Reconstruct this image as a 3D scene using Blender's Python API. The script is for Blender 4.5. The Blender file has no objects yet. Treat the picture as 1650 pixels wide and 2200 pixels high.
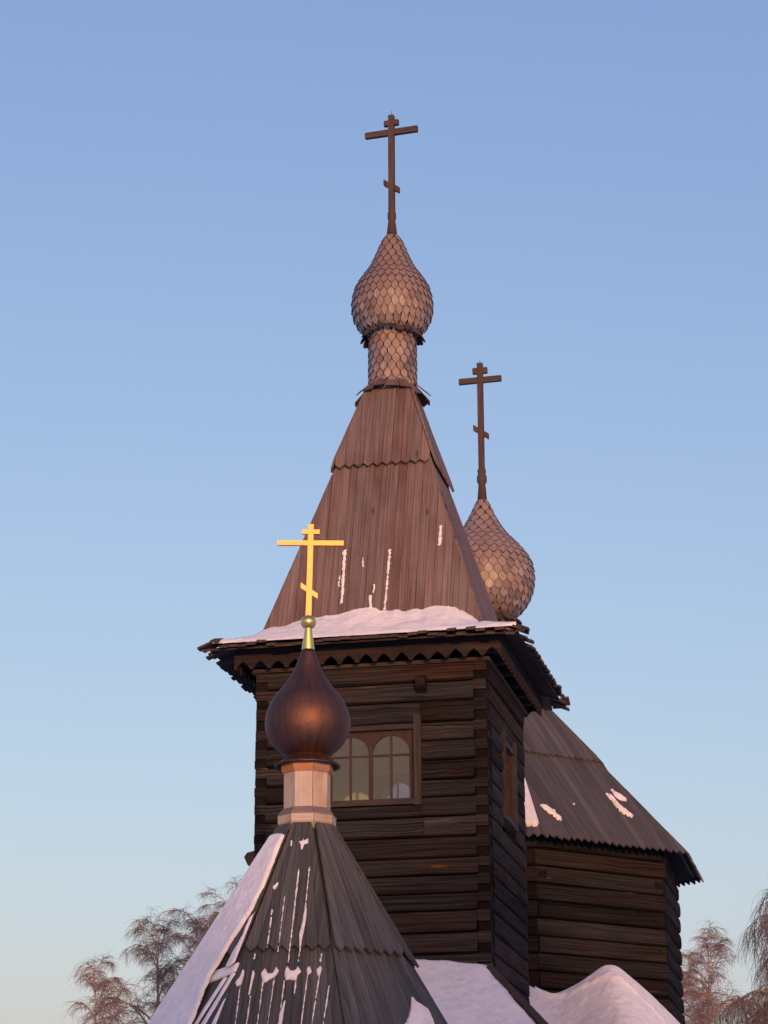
import bpy, math, random
import numpy as np
from mathutils import Vector, Matrix
random.seed(7)
D2R = math.radians
sc = bpy.context.scene
COL = sc.collection

# ------------------------------------------------------------------ camera
FPX, PITCH, ROLL, CAMZ = 5000.0, 0.3194, 0.0038, 1.6
_R0 = np.array([1.0, 0, 0]); _U0 = np.array([0, -math.sin(PITCH), math.cos(PITCH)])
FWD = np.array([0, math.cos(PITCH), math.sin(PITCH)])
CR = math.cos(ROLL) * _R0 - math.sin(ROLL) * _U0
CU = math.sin(ROLL) * _R0 + math.cos(ROLL) * _U0
CPOS = np.array([0, 0, CAMZ])
cam = bpy.data.cameras.new('camera'); camo = bpy.data.objects.new('camera', cam); COL.objects.link(camo)
cam.sensor_fit = 'VERTICAL'; cam.sensor_height = 24.0; cam.lens = 24.0 * FPX / 2200.0
cam.clip_start = 0.5; cam.clip_end = 5000
camo.matrix_world = Matrix(((CR[0], CU[0], -FWD[0], 0), (CR[1], CU[1], -FWD[1], 0), (CR[2], CU[2], -FWD[2], CAMZ), (0, 0, 0, 1)))
sc.camera = camo

# ------------------------------------------------------------------ sky, sun, exposure
SUN_AZ, SUN_EL = D2R(9.0), D2R(2.6)          # low sun behind the camera, a little to the right
world = bpy.data.worlds.new('World'); sc.world = world; world.use_nodes = True
wn = world.node_tree.nodes; wl = world.node_tree.links
bg = wn['Background']
sky = wn.new('ShaderNodeTexSky'); sky.sky_type = 'NISHITA'; sky.sun_disc = False
sky.sun_elevation = SUN_EL; sky.sun_rotation = math.pi - SUN_AZ
sky.altitude = 100; sky.air_density = 1.0; sky.dust_density = 2.7; sky.ozone_density = 1.6
wb = wn.new('ShaderNodeMixRGB'); wb.blend_type = 'MULTIPLY'; wb.inputs[0].default_value = 1.0; wb.inputs[2].default_value = (1.0, .815, .61, 1)   # camera white balance
veil = wn.new('ShaderNodeMixRGB'); veil.blend_type = 'ADD'; veil.inputs[0].default_value = 1.0; veil.inputs[2].default_value = (.01, .10, .64, 1)   # even blue veil of the winter air
wl.new(sky.outputs[0], wb.inputs[1]); wl.new(wb.outputs[0], veil.inputs[1]); wl.new(veil.outputs[0], bg.inputs[0]); bg.inputs[1].default_value = 0.15
sun = bpy.data.lights.new('sun', 'SUN'); suno = bpy.data.objects.new('sun', sun); COL.objects.link(suno)
sun.energy = 0.74; sun.angle = D2R(0.6); sun.color = (1.0, 0.52, 0.27)
SDIR = Vector((math.sin(SUN_AZ) * math.cos(SUN_EL), -math.cos(SUN_AZ) * math.cos(SUN_EL), math.sin(SUN_EL)))
suno.rotation_euler = SDIR.to_track_quat('Z', 'Y').to_euler(); suno.location = (20, -60, 40)
vs = sc.view_settings; vs.view_transform = 'Standard'; vs.look = 'None'; vs.gamma = 1.0; vs.use_curve_mapping = False
vs.exposure = 1.7

# ------------------------------------------------------------------ photo helpers (a pixel gives a direction only)
def ray(px, py):
    return FWD + CR * (px - 825) / FPX - CU * (py - 1100) / FPX
def zat(X, Y, py):                 # height at which the vertical through (X, Y) meets photo row py
    P0 = np.array([X, Y, 0]) - CPOS; yy = -(py - 1100) / FPX
    return (yy * P0.dot(FWD) - P0.dot(CU)) / (CU[2] - yy * FWD[2])
def proj(P):
    q = np.array(P, float) - CPOS; w = q.dot(FWD)
    return 825 + FPX * q.dot(CR) / w, 1100 - FPX * q.dot(CU) / w
def pxm(X, Y, z):
    return FPX / (np.array([X, Y, z]) - CPOS).dot(FWD)
def hit(px, py, O, N):             # where the pixel's ray meets the plane through O with normal N
    d = ray(px, py); O = np.array(O, float); N = np.array(N, float)
    return CPOS + d * ((O - CPOS).dot(N) / d.dot(N))

# ------------------------------------------------------------------ mesh helpers
def vnoise(x, y, seed=0):
    x = np.asarray(x, float); y = np.asarray(y, float)
    xi = np.floor(x).astype(int); yi = np.floor(y).astype(int); fx = x - xi; fy = y - yi
    fx = fx * fx * (3 - 2 * fx); fy = fy * fy * (3 - 2 * fy)
    def h(a, b):
        n = (a * 374761393 + b * 668265263 + seed * 974711) & 0x7fffffff
        n = ((n ^ (n >> 13)) * 1274126177) & 0x7fffffff
        return ((n ^ (n >> 16)) & 0xffff) / 65535.0
    return (h(xi, yi) * (1 - fx) + h(xi + 1, yi) * fx) * (1 - fy) + (h(xi, yi + 1) * (1 - fx) + h(xi + 1, yi + 1) * fx) * fy
def fbm(x, y, seed=0, o=3):
    s = 0; a = .5
    for i in range(o):
        s = s + a * (vnoise(x * 2 ** i, y * 2 ** i, seed + i) - .5); a *= .5
    return s

class MB:
    def __init__(self): self.v = []; self.f = []; self.uv = []; self.mi = []; self.sm = []
    def add(self, verts, faces, uvs=None, mi=0, smooth=False):
        b = len(self.v); self.v += [tuple(map(float, p)) for p in verts]
        self.uv += [tuple(u) for u in (uvs if uvs is not None else [(p[0], p[2]) for p in verts])]
        for i, f in enumerate(faces):
            self.f.append([b + k for k in f]); self.mi.append(mi[i] if isinstance(mi, list) else mi); self.sm.append(smooth)
        return self
    def prism(self, poly, O, U, V, N, t0, t1, mi=0, back=True, uvs=None, mside=None):
        O, U, V, N = [np.array(q, float) for q in (O, U, V, N)]; n = len(poly)
        vt = [O + U * p[0] + V * p[1] + N * t1 for p in poly] + [O + U * p[0] + V * p[1] + N * t0 for p in poly]
        if uvs is None: uvs = list(poly)
        uv = list(uvs) + [(u + .01, v + .01) for u, v in uvs]
        fs = [list(range(n))] + [[(i + 1) % n, i, i + n, (i + 1) % n + n] for i in range(n)]
        m = [mi] + [mi if mside is None else mside] * n
        if back: fs.append(list(range(2 * n - 1, n - 1, -1))); m.append(mi)
        return self.add(vt, fs, uv, m)
    def box(self, x0, x1, y0, y1, z0, z1, mi=0, axis=0):
        vs_ = [(x, y, z) for x in (x0, x1) for y in (y0, y1) for z in (z0, z1)]
        fs = [[0, 1, 3, 2], [4, 6, 7, 5], [0, 4, 5, 1], [2, 3, 7, 6], [0, 2, 6, 4], [1, 5, 7, 3]]
        if axis == 0: uv = [(p[1] + p[2], p[0]) for p in vs_]
        elif axis == 1: uv = [(p[0] + p[2], p[1]) for p in vs_]
        else: uv = [(p[0] + p[1], p[2]) for p in vs_]
        return self.add(vs_, fs, uv, mi)
    def lathe(self, prof, n=32, c=(0, 0), mi=0, smooth=True, rot=0.0, cap=True):
        vs_ = []; fs = []; uv = []; m = len(prof)
        for r, z in prof:
            for k in range(n):
                a = rot + 2 * math.pi * k / n
                vs_.append((c[0] + r * math.sin(a), c[1] - r * math.cos(a), z)); uv.append((a * .5, z))
        for i in range(m - 1):
            for k in range(n):
                k2 = (k + 1) % n; fs.append([i * n + k, i * n + k2, (i + 1) * n + k2, (i + 1) * n + k])
        self.add(vs_, fs, uv, mi, smooth)
        if cap:
            self.f.append([len(self.v) - m * n + k for k in range(n)][::-1]); self.mi.append(mi); self.sm.append(False)
            self.f.append([len(self.v) - n + k for k in range(n)]); self.mi.append(mi); self.sm.append(False)
        return self
    def data(self, name, mats):
        me = bpy.data.meshes.new(name); me.from_pydata(self.v, [], self.f)
        for m in (mats if isinstance(mats, (list, tuple)) else [mats]): me.materials.append(m)
        ul = me.uv_layers.new(name='UVMap'); li = np.empty(len(me.loops), int); me.loops.foreach_get('vertex_index', li)
        ul.data.foreach_set('uv', np.array(self.uv, np.float32)[li].ravel())
        me.polygons.foreach_set('material_index', np.array(self.mi, np.int32)); me.polygons.foreach_set('use_smooth', np.array(self.sm, bool))
        me.update(); return me
    def build(self, name, mats, parent=None):
        return link(name, self.data(name, mats), parent)

def link(name, me, parent=None, mat=None):
    o = bpy.data.objects.new(name, me); COL.objects.link(o)
    if parent is not None: o.parent = parent
    if mat is not None: o.matrix_local = mat
    return o
def thing(name, loc, rz, label, cat, group=None):
    o = link(name, None); o.location = loc; o.rotation_euler = (0, 0, rz); o.empty_display_size = .3
    return tag(o, label, cat, group)
def tag(o, label=None, cat=None, group=None, kind=None):
    for k, v in (('label', label), ('category', cat), ('group', group), ('kind', kind)):
        if v: o[k] = v
    return o
def clip(poly, a, b, c):           # keep a*u+b*v<=c
    out = []
    for i in range(len(poly)):
        p, q = poly[i], poly[(i + 1) % len(poly)]
        dp, dq = a * p[0] + b * p[1] - c, a * q[0] + b * q[1] - c
        if dp <= 0: out.append(p)
        if (dp < 0 < dq) or (dq < 0 < dp):
            t = dp / (dp - dq); out.append((p[0] + t * (q[0] - p[0]), p[1] + t * (q[1] - p[1])))
    return out

# ------------------------------------------------------------------ materials
def mat_new(name):
    m = bpy.data.materials.new(name); m.use_nodes = True
    return m, m.node_tree.nodes, m.node_tree.links, m.node_tree.nodes['Principled BSDF']
def wood(name, stops, across=40, along=1.6, rough=.85, vary=.35, stain=None, stain_scale=1.2, bump=.3, knots=None, cracks=0.0, spec=.25):
    m, n, l, p = mat_new(name)
    uv = n.new('ShaderNodeUVMap'); oi = n.new('ShaderNodeObjectInfo')
    mul = n.new('ShaderNodeMath'); mul.operation = 'MULTIPLY'; mul.inputs[1].default_value = 37.0; l.new(oi.outputs['Random'], mul.inputs[0])
    sep = n.new('ShaderNodeSeparateXYZ'); l.new(uv.outputs[0], sep.inputs[0])
    cmb = n.new('ShaderNodeCombineXYZ')
    mx = n.new('ShaderNodeMath'); mx.operation = 'MULTIPLY'; mx.inputs[1].default_value = across; l.new(sep.outputs[0], mx.inputs[0])
    my = n.new('ShaderNodeMath'); my.operation = 'MULTIPLY'; my.inputs[1].default_value = along; l.new(sep.outputs[1], my.inputs[0])
    l.new(mx.outputs[0], cmb.inputs[0]); l.new(my.outputs[0], cmb.inputs[1]); l.new(mul.outputs[0], cmb.inputs[2])
    nz = n.new('ShaderNodeTexNoise'); nz.inputs['Scale'].default_value = 1.0; nz.inputs['Detail'].default_value = 7; nz.inputs['Roughness'].default_value = .65
    nz.inputs['Distortion'].default_value = .35
    l.new(cmb.outputs[0], nz.inputs['Vector'])
    rp = n.new('ShaderNodeValToRGB'); l.new(nz.outputs[0], rp.inputs[0])
    els = rp.color_ramp.elements
    while len(els) < len(stops): els.new(.5)
    for e, (pos, c) in zip(els, stops): e.position = pos; e.color = (*c, 1)
    col = rp.outputs[0]
    # broad stains in the object's own space
    tc = n.new('ShaderNodeTexCoord')
    vadd = n.new('ShaderNodeVectorMath'); vadd.operation = 'ADD'; l.new(tc.outputs['Object'], vadd.inputs[0]); 
    cz = n.new('ShaderNodeCombineXYZ'); l.new(mul.outputs[0], cz.inputs[0]); l.new(cz.outputs[0], vadd.inputs[1])
    n2 = n.new('ShaderNodeTexNoise'); n2.inputs['Scale'].default_value = stain_scale; n2.inputs['Detail'].default_value = 4
    l.new(vadd.outputs[0], n2.inputs['Vector'])
    if stain:
        r2 = n.new('ShaderNodeMapRange'); r2.inputs[1].default_value = .45; r2.inputs[2].default_value = .72; l.new(n2.outputs[0], r2.inputs[0])
        mi = n.new('ShaderNodeMixRGB'); mi.blend_type = 'MIX'; l.new(r2.outputs[0], mi.inputs[0]); l.new(col, mi.inputs[1])
        mu = n.new('ShaderNodeMixRGB'); mu.blend_type = 'MULTIPLY'; mu.inputs[0].default_value = 1; l.new(col, mu.inputs[1]); mu.inputs[2].default_value = (*stain, 1)
        l.new(mu.outputs[0], mi.inputs[2]); col = mi.outputs[0]
    if cracks:
        c4 = n.new('ShaderNodeVectorMath'); c4.operation = 'MULTIPLY'; c4.inputs[1].default_value = (2.6, .8, 1); l.new(cmb.outputs[0], c4.inputs[0])
        n4 = n.new('ShaderNodeTexNoise'); n4.inputs['Scale'].default_value = 1.0; n4.inputs['Detail'].default_value = 3; l.new(c4.outputs[0], n4.inputs['Vector'])
        r4 = n.new('ShaderNodeMapRange'); r4.inputs[1].default_value = .36; r4.inputs[2].default_value = .42; r4.inputs[3].default_value = 1 - cracks; r4.inputs[4].default_value = 1.0; l.new(n4.outputs[0], r4.inputs[0])
        x4 = n.new('ShaderNodeMixRGB'); x4.blend_type = 'MULTIPLY'; x4.inputs[0].default_value = 1; l.new(col, x4.inputs[1]); l.new(r4.outputs[0], x4.inputs[2]); col = x4.outputs[0]
    if knots:
        vo = n.new('ShaderNodeTexVoronoi'); vo.inputs['Scale'].default_value = 1.0
        c3 = n.new('ShaderNodeCombineXYZ')
        a3 = n.new('ShaderNodeMath'); a3.operation = 'MULTIPLY'; a3.inputs[1].default_value = knots[1]; l.new(sep.outputs[0], a3.inputs[0])
        b3 = n.new('ShaderNodeMath'); b3.operation = 'MULTIPLY'; b3.inputs[1].default_value = knots[2]; l.new(sep.outputs[1], b3.inputs[0])
        l.new(a3.outputs[0], c3.inputs[0]); l.new(b3.outputs[0], c3.inputs[1]); l.new(mul.outputs[0], c3.inputs[2])
        l.new(c3.outputs[0], vo.inputs['Vector'])
        mr = n.new('ShaderNodeMapRange'); mr.inputs[1].default_value = .04; mr.inputs[2].default_value = .1; mr.inputs[3].default_value = .9; mr.inputs[4].default_value = 0; l.new(vo.outputs['Distance'], mr.inputs[0])
        mk = n.new('ShaderNodeMixRGB'); l.new(mr.outputs[0], mk.inputs[0]); l.new(col, mk.inputs[1]); mk.inputs[2].default_value = (*knots[0], 1); col = mk.outputs[0]
    hs = n.new('ShaderNodeHueSaturation'); l.new(col, hs.inputs['Color'])
    mv = n.new('ShaderNodeMapRange'); mv.inputs[3].default_value = 1 - vary; mv.inputs[4].default_value = 1 + vary; l.new(oi.outputs['Random'], mv.inputs[0])
    l.new(mv.outputs[0], hs.inputs['Value'])
    ms = n.new('ShaderNodeMapRange'); ms.inputs[3].default_value = 1.2; ms.inputs[4].default_value = .75; 
    fr = n.new('ShaderNodeMath'); fr.operation = 'FRACT'; l.new(mul.outputs[0], fr.inputs[0]); l.new(fr.outputs[0], ms.inputs[0]); l.new(ms.outputs[0], hs.inputs['Saturation'])
    l.new(hs.outputs[0], p.inputs['Base Color'])
    p.inputs['Roughness'].default_value = rough; p.inputs['Specular IOR Level'].default_value = spec
    if bump:
        bp = n.new('ShaderNodeBump'); bp.inputs['Strength'].default_value = bump; bp.inputs['Distance'].default_value = .01
        l.new(nz.outputs[0], bp.inputs['Height']); l.new(bp.outputs[0], p.inputs['Normal'])
    return m
M = {}
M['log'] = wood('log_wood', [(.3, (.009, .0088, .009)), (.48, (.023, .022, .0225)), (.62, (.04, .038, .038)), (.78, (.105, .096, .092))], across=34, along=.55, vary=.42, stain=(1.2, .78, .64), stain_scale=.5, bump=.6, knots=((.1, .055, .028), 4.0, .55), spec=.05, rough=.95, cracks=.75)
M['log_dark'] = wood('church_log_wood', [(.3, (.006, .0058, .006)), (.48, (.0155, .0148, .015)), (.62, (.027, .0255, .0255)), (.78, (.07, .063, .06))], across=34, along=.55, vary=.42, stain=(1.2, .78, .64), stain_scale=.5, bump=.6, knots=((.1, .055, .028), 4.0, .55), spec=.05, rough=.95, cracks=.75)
M['log_end'] = wood('log_end_grain', [(.3, (.004, .0035, .0035)), (.7, (.012, .01, .009))], across=20, along=20, bump=.3, spec=.1)
M['tent'] = wood('tent_plank_wood', [(.25, (.085, .062, .058)), (.45, (.155, .112, .104)), (.6, (.2, .148, .138)), (.8, (.28, .215, .2))], across=45, along=.7, vary=.12, stain=(.68, .58, .55), stain_scale=.8, bump=.5, cracks=.4, knots=((.05, .03, .025), 3.5, .9))
M['eave'] = wood('eave_board_wood', [(.3, (.03, .023, .02)), (.55, (.075, .052, .043)), (.8, (.13, .09, .075))], across=40, along=1.2, vary=.3, bump=.4)
M['shingle'] = wood('shingle_wood', [(.25, (.15, .108, .088)), (.5, (.245, .178, .142)), (.75, (.34, .25, .195))], across=30, along=2.5, vary=.38, stain=(.7, .62, .6), bump=.2, rough=.48, spec=.75)
M['shingle_edge'] = wood('shaded_shingle_end_grain', [(.3, (.04, .026, .022)), (.7, (.07, .046, .038))], across=30, along=30, vary=.2, bump=0)  # end grain darkened further for the shade under each shingle
M['grey'] = wood('grey_plank_wood', [(.28, (.03, .034, .038)), (.5, (.06, .067, .073)), (.75, (.108, .117, .124))], across=45, along=.8, vary=.25, stain=(1.2, 1.03, .95), stain_scale=.6, bump=.4, cracks=.35, knots=((.03, .028, .028), 3.0, .8))
M['nave'] = wood('nave_plank_wood', [(.28, (.042, .04, .043)), (.5, (.08, .076, .081)), (.75, (.125, .118, .122))], across=45, along=.8, vary=.22, stain=(.75, .7, .7), stain_scale=.6, bump=.4)
M['pine'] = wood('pale_pine_wood', [(.25, (.34, .27, .21)), (.5, (.43, .36, .29)), (.75, (.5, .42, .345))], across=30, along=1.2, vary=.08, stain=(.8, .72, .66), stain_scale=3, bump=.15, knots=((.09, .05, .035), 7.0, 4.0))
M['pine_grey'] = wood('weathered_pine_wood', [(.3, (.13, .105, .1)), (.6, (.2, .165, .155)), (.8, (.27, .225, .21))], across=30, along=1.2, vary=.1, bump=.15)
M['pine_red'] = wood('orange_lit_pine_wood', [(.25, (.26, .12, .06)), (.5, (.36, .18, .1)), (.75, (.45, .25, .15))], across=30, along=1.2, vary=.1, bump=.15)  # orange sunlight put into the colour of the head moulding
M['frame'] = wood('window_frame_wood', [(.3, (.026, .016, .013)), (.55, (.05, .03, .025)), (.8, (.08, .05, .041))], across=35, along=1.5, vary=.2, bump=.3)
M['casing'] = wood('casing_wood', [(.3, (.02, .016, .014)), (.55, (.043, .034, .03)), (.8, (.075, .059, .052))], across=35, along=1.2, vary=.2, bump=.4)
M['valance'] = wood('valance_wood', [(.3, (.01, .007, .006)), (.55, (.027, .017, .014)), (.8, (.085, .048, .034))], across=25, along=.8, vary=.1, bump=.4)
M['cross'] = wood('cross_wood', [(.3, (.05, .03, .025)), (.55, (.085, .05, .042)), (.8, (.13, .08, .068))], across=30, along=1.5, vary=.15, bump=.3)
def snow_mat():
    m, n, l, p = mat_new('snow')
    tc = n.new('ShaderNodeTexCoord'); nz = n.new('ShaderNodeTexNoise'); nz.inputs['Scale'].default_value = 7; nz.inputs['Detail'].default_value = 10; nz.inputs['Roughness'].default_value = .62; l.new(tc.outputs['Object'], nz.inputs['Vector'])
    bp = n.new('ShaderNodeBump'); bp.inputs['Strength'].default_value = .8; bp.inputs['Distance'].default_value = .05; l.new(nz.outputs[0], bp.inputs['Height']); l.new(bp.outputs[0], p.inputs['Normal'])
    sp = n.new('ShaderNodeTexNoise'); sp.inputs['Scale'].default_value = 5; sp.inputs['Detail'].default_value = 9; sp.inputs['Roughness'].default_value = .75; l.new(tc.outputs['Object'], sp.inputs['Vector'])
    sr = n.new('ShaderNodeValToRGB'); l.new(sp.outputs[0], sr.inputs[0]); sr.color_ramp.elements[0].position = .3; sr.color_ramp.elements[0].color = (.86, .86, .88, 1); sr.color_ramp.elements[1].position = .72; sr.color_ramp.elements[1].color = (.68, .67, .68, 1)
    l.new(sr.outputs[0], p.inputs['Base Color'])
    p.inputs['Base Color'].default_value = (.82, .82, .85, 1); p.inputs['Roughness'].default_value = .7; p.inputs['Specular IOR Level'].default_value = .2
    return m
M['snow'] = snow_mat()
def metal(name, col, rough, streak=None):
    m, n, l, p = mat_new(name); p.inputs['Metallic'].default_value = 1; p.inputs['Roughness'].default_value = rough; p.inputs['Base Color'].default_value = (*col, 1)
    if streak:
        uv = n.new('ShaderNodeUVMap'); mp = n.new('ShaderNodeMapping'); mp.inputs['Scale'].default_value = (7, .9, 1); l.new(uv.outputs[0], mp.inputs[0])
        nz = n.new('ShaderNodeTexNoise'); nz.inputs['Scale'].default_value = 2; nz.inputs['Detail'].default_value = 5; l.new(mp.outputs[0], nz.inputs['Vector'])
        rp = n.new('ShaderNodeValToRGB'); rp.color_ramp.elements[0].position = .3; rp.color_ramp.elements[1].position = .75
        rp.color_ramp.elements[0].color = (*[c * .78 for c in col], 1); rp.color_ramp.elements[1].color = (*streak, 1)
        l.new(nz.outputs[0], rp.inputs[0]); l.new(rp.outputs[0], p.inputs['Base Color'])
        mr = n.new('ShaderNodeMapRange'); mr.inputs[3].default_value = rough - .1; mr.inputs[4].default_value = rough + .15; l.new(nz.outputs[0], mr.inputs[0]); l.new(mr.outputs[0], p.inputs['Roughness'])
        tc = n.new('ShaderNodeTexCoord'); n5 = n.new('ShaderNodeTexNoise'); n5.inputs['Scale'].default_value = 5; n5.inputs['Detail'].default_value = 3; l.new(tc.outputs['Object'], n5.inputs['Vector'])
        bp = n.new('ShaderNodeBump'); bp.inputs['Strength'].default_value = .25; bp.inputs['Distance'].default_value = .05; l.new(n5.outputs[0], bp.inputs['Height']); l.new(bp.outputs[0], p.inputs['Normal'])
    return m
M['copper'] = metal('patinated_copper', (.155, .083, .065), .56, (.175, .092, .07))
M['gold'] = metal('polished_gold', (.95, .66, .22), .28)
M['gold_leaf'] = metal('gilded_plate', (.86, .37, .13), .36)
M['iron'] = metal('dark_iron', (.05, .05, .05), .6)
def glass():
    m, n, l, p = mat_new('window_glass')
    tr = n.new('ShaderNodeBsdfTransparent'); gl = n.new('ShaderNodeBsdfGlossy'); gl.inputs['Roughness'].default_value = .03
    tr.inputs[0].default_value = (.82, .86, .84, 1)
    fr = n.new('ShaderNodeFresnel'); fr.inputs[0].default_value = 1.5; mx = n.new('ShaderNodeMixShader')
    l.new(fr.outputs[0], mx.inputs[0]); l.new(tr.outputs[0], mx.inputs[1]); l.new(gl.outputs[0], mx.inputs[2])
    df = n.new('ShaderNodeBsdfDiffuse'); df.inputs[0].default_value = (.42, .42, .37, 1); m2 = n.new('ShaderNodeMixShader'); m2.inputs[0].default_value = .07   # pale diffuse share lightens the panes, standing in for the lit interior
    l.new(mx.outputs[0], m2.inputs[1]); l.new(df.outputs[0], m2.inputs[2]); l.new(m2.outputs[0], n['Material Output'].inputs[0]); return m
M['glass'] = glass()
def plain(name, col, rough=.8):
    m, n, l, p = mat_new(name); p.inputs['Roughness'].default_value = rough
    tc = n.new('ShaderNodeTexCoord'); nz = n.new('ShaderNodeTexNoise'); nz.inputs['Scale'].default_value = 3; nz.inputs['Detail'].default_value = 5; l.new(tc.outputs['Object'], nz.inputs['Vector'])
    rp = n.new('ShaderNodeValToRGB'); rp.color_ramp.elements[0].color = (*[c * .8 for c in col], 1); rp.color_ramp.elements[1].color = (*[min(1, c * 1.15) for c in col], 1)
    l.new(nz.outputs[0], rp.inputs[0]); l.new(rp.outputs[0], p.inputs['Base Color']); return m
M['plaster'] = plain('pale_interior_boards', (.75, .74, .66))
M['bark'] = plain('birch_bark', (.4, .33, .28))
M['twig'] = plain('birch_twigs', (.23, .15, .135))
M['twig_grey'] = plain('dark_birch_twigs', (.15, .125, .12))
M['spruce'] = plain('spruce_needles', (.03, .045, .03))

# ------------------------------------------------------------------ ground and an unseen spruce wood added behind the camera to shade the lower roofs
g = MB(); g.add([(-3000, -3000, 0), (3000, -3000, 0), (3000, 3000, 0), (-3000, 3000, 0)], [[0, 1, 2, 3]])
tag(g.build('ground', M['snow']), 'snow covered ground around the wooden church', kind='structure')
fo = MB(); rf = random.Random(3)
for i in range(460):
    x = rf.uniform(5, 75); y = rf.uniform(-172, -138); tall = 1 / (1 + math.exp((x - 34.6) / .9))
    h = 9.6 + 5.6 * tall + 1.0 * math.exp(-((x - 32.5) / 2) ** 2) - 1.7 * math.exp(-((x - 27) / 2.6) ** 2) + rf.uniform(-1.5, 1.0) + (rf.uniform(1, 3.5) if rf.random() < .3 and not 23 < x < 30.5 else 0); r = h * .17
    fo.lathe([(r * .15, 0), (r * .15, h * .12), (r, h * .13), (r * .55, h * .45), (r * .6, h * .46), (r * .25, h * .75), (.05, h)], 7, (x, y), smooth=False)
tag(fo.build('added_spruce_wood', M['spruce']), 'unseen dark spruce wood added behind the camera to shade the lower roofs', 'wood', kind='stuff')

# ================================================================== generic builders
def shingle_mesh():
    st = [(-.5, 0), (-.5, -.7), (-.38, -.7), (-.38, -.8), (-.24, -.8), (-.24, -.9), (-.1, -.9), (-.1, -1), (.1, -1), (.1, -.9), (.24, -.9), (.24, -.8), (.38, -.8), (.38, -.7), (.5, -.7), (.5, 0)]
    b = MB(); b.prism(st, (0, 0, 0), (1, 0, 0), (0, 1, 0), (0, 0, 1), 0, 1, back=False, uvs=[(u * .12, v * .3) for u, v in st], mside=1); return b
SH = shingle_mesh()
SH_ME = {}
def shingle_rows(parent, prof, width, expo, name, cpos, thick=.032, lift=.034, mat='shingle', phase=0):
    """cover a surface of revolution (r, z from bottom to top) with individual pointed shingles"""
    if mat not in SH_ME: SH_ME[mat] = SH.data('shingle', [M[mat], M['shingle_edge']])
    pr = np.array(prof); seg = np.hypot(*np.diff(pr, axis=0).T); s = np.r_[0, np.cumsum(seg)]; L = s[-1]
    nrow = max(1, int(round(L / expo))); ex = L / nrow; rest = MB(); cnt = 0
    for i in range(nrow):
        s0 = i * ex; s1 = min(L, s0 + ex * 1.5)            # bottom tip .. top
        r0, z0 = np.interp(s0, s, pr[:, 0]), np.interp(s0, s, pr[:, 1]); r1, z1 = np.interp(s1, s, pr[:, 0]), np.interp(s1, s, pr[:, 1])
        rm = np.interp(min(L, s0 + ex * .6), s, pr[:, 0])
        n = max(7, int(round(2 * math.pi * rm / width))); w = 2 * math.pi * max(rm, .02) / n * .985
        for k in range(n):
            a = 2 * math.pi * (k + .5 * ((i + phase) % 2)) / n
            d = np.array([math.sin(a), -math.cos(a), 0]); t = np.array([math.cos(a), math.sin(a), 0])
            bot = d * (r0 + lift) + np.array([0, 0, z0 - .01]); top = d * (r1 + .002) + np.array([0, 0, z1])
            yv = top - bot; ln = np.linalg.norm(yv); yv /= ln
            zv = np.cross(t, yv); 
            j = random.uniform(-.012, .012)
            t2 = t + yv * j; 
            m = Matrix(((t2[0] * w, yv[0] * ln, zv[0] * thick, top[0]), (t2[1] * w, yv[1] * ln, zv[1] * thick, top[1]), (t2[2] * w, yv[2] * ln, zv[2] * thick, top[2]), (0, 0, 0, 1)))
            nw = parent.matrix_world.to_3x3() @ Vector(zv)
            pw = parent.matrix_world @ Vector(top)
            vis = nw.dot((Vector(cpos) - pw).normalized())
            if vis > -.3 and cnt < 300:
                link(name, SH_ME[mat], parent, m); cnt += 1
            else:
                vv = [m @ Vector(p) for p in SH.v]; rest.add(vv, SH.f, SH.uv, list(SH.mi))
    if rest.v: tag(rest.build(name, [M[mat], M['shingle_edge']], parent), kind='stuff')
    return cnt

def face_frame(n, k, r0, z0, r1, z1, off=0.0):
    """frame of side k of an n-sided tent: apothem r0 at z0 (bottom), r1 at z1 (top)"""
    a = 2 * math.pi * k / n
    d = np.array([math.sin(a), -math.cos(a), 0]); U = np.array([math.cos(a), math.sin(a), 0])
    O = d * r0 + np.array([0, 0, z0]); T = d * r1 + np.array([0, 0, z1]); V = T - O; H = np.linalg.norm(V); V /= H
    N = np.cross(U, V); tn = math.tan(math.pi / n)
    return O + N * off, U, V, N, H, r0 * tn, r1 * tn

def tent_tier(parent, n, r0, z0, r1, z1, wid, off, thick, tooth, mat, name='plank', taper=False, sides=None, jit=.006, endvar=0.0, kind_back=True):
    rest = MB()
    for k in range(n):
        O, U, V, N, H, h0, h1 = face_frame(n, k, r0, z0, r1, z1, off)
        front = sides is None or k in sides
        cntp = max(2, int(round(2 * h0 / wid))); w = 2 * h0 / cntp
        for i in range(cntp):
            u0 = -h0 + i * w + .003; u1 = u0 + w - .006; um = (u0 + u1) / 2; e = random.uniform(-endvar, endvar)
            tv = thick + random.uniform(0, jit)
            if taper:
                q0, q1 = u0 / h0 * h1, u1 / h0 * h1
                poly = [(um, e - tooth), (u1, e), (q1, H), (q0, H), (u0, e)] if tooth else [(u0, e), (u1, e), (q1, H), (q0, H)]
                uvs = [((p[0] - um) , p[1]) for p in poly]
            else:
                poly = [(u0, e), (um, e - tooth), (u1, e), (u1, H), (u0, H)] if tooth else [(u0, e), (u1, e), (u1, H), (u0, H)]
                # slanted hips
                s = (h0 - h1) / H
                poly = clip(poly, 1, s, h0 + (off * .8 if tooth else 0)); poly = clip(poly, -1, s, h0 + (off * .8 if tooth else 0))
                if len(poly) < 3: continue
                uvs = [(p[0] - um, p[1]) for p in poly]
            if front:
                b = MB(); b.prism(poly, O, U, V, N, 0, tv, uvs=uvs); b.build(name, M[mat], parent)
            else: rest.prism(poly, O, U, V, N, 0, tv, uvs=uvs, back=False)
    if rest.v: tag(rest.build(name, M[mat], parent), kind='stuff')

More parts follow.
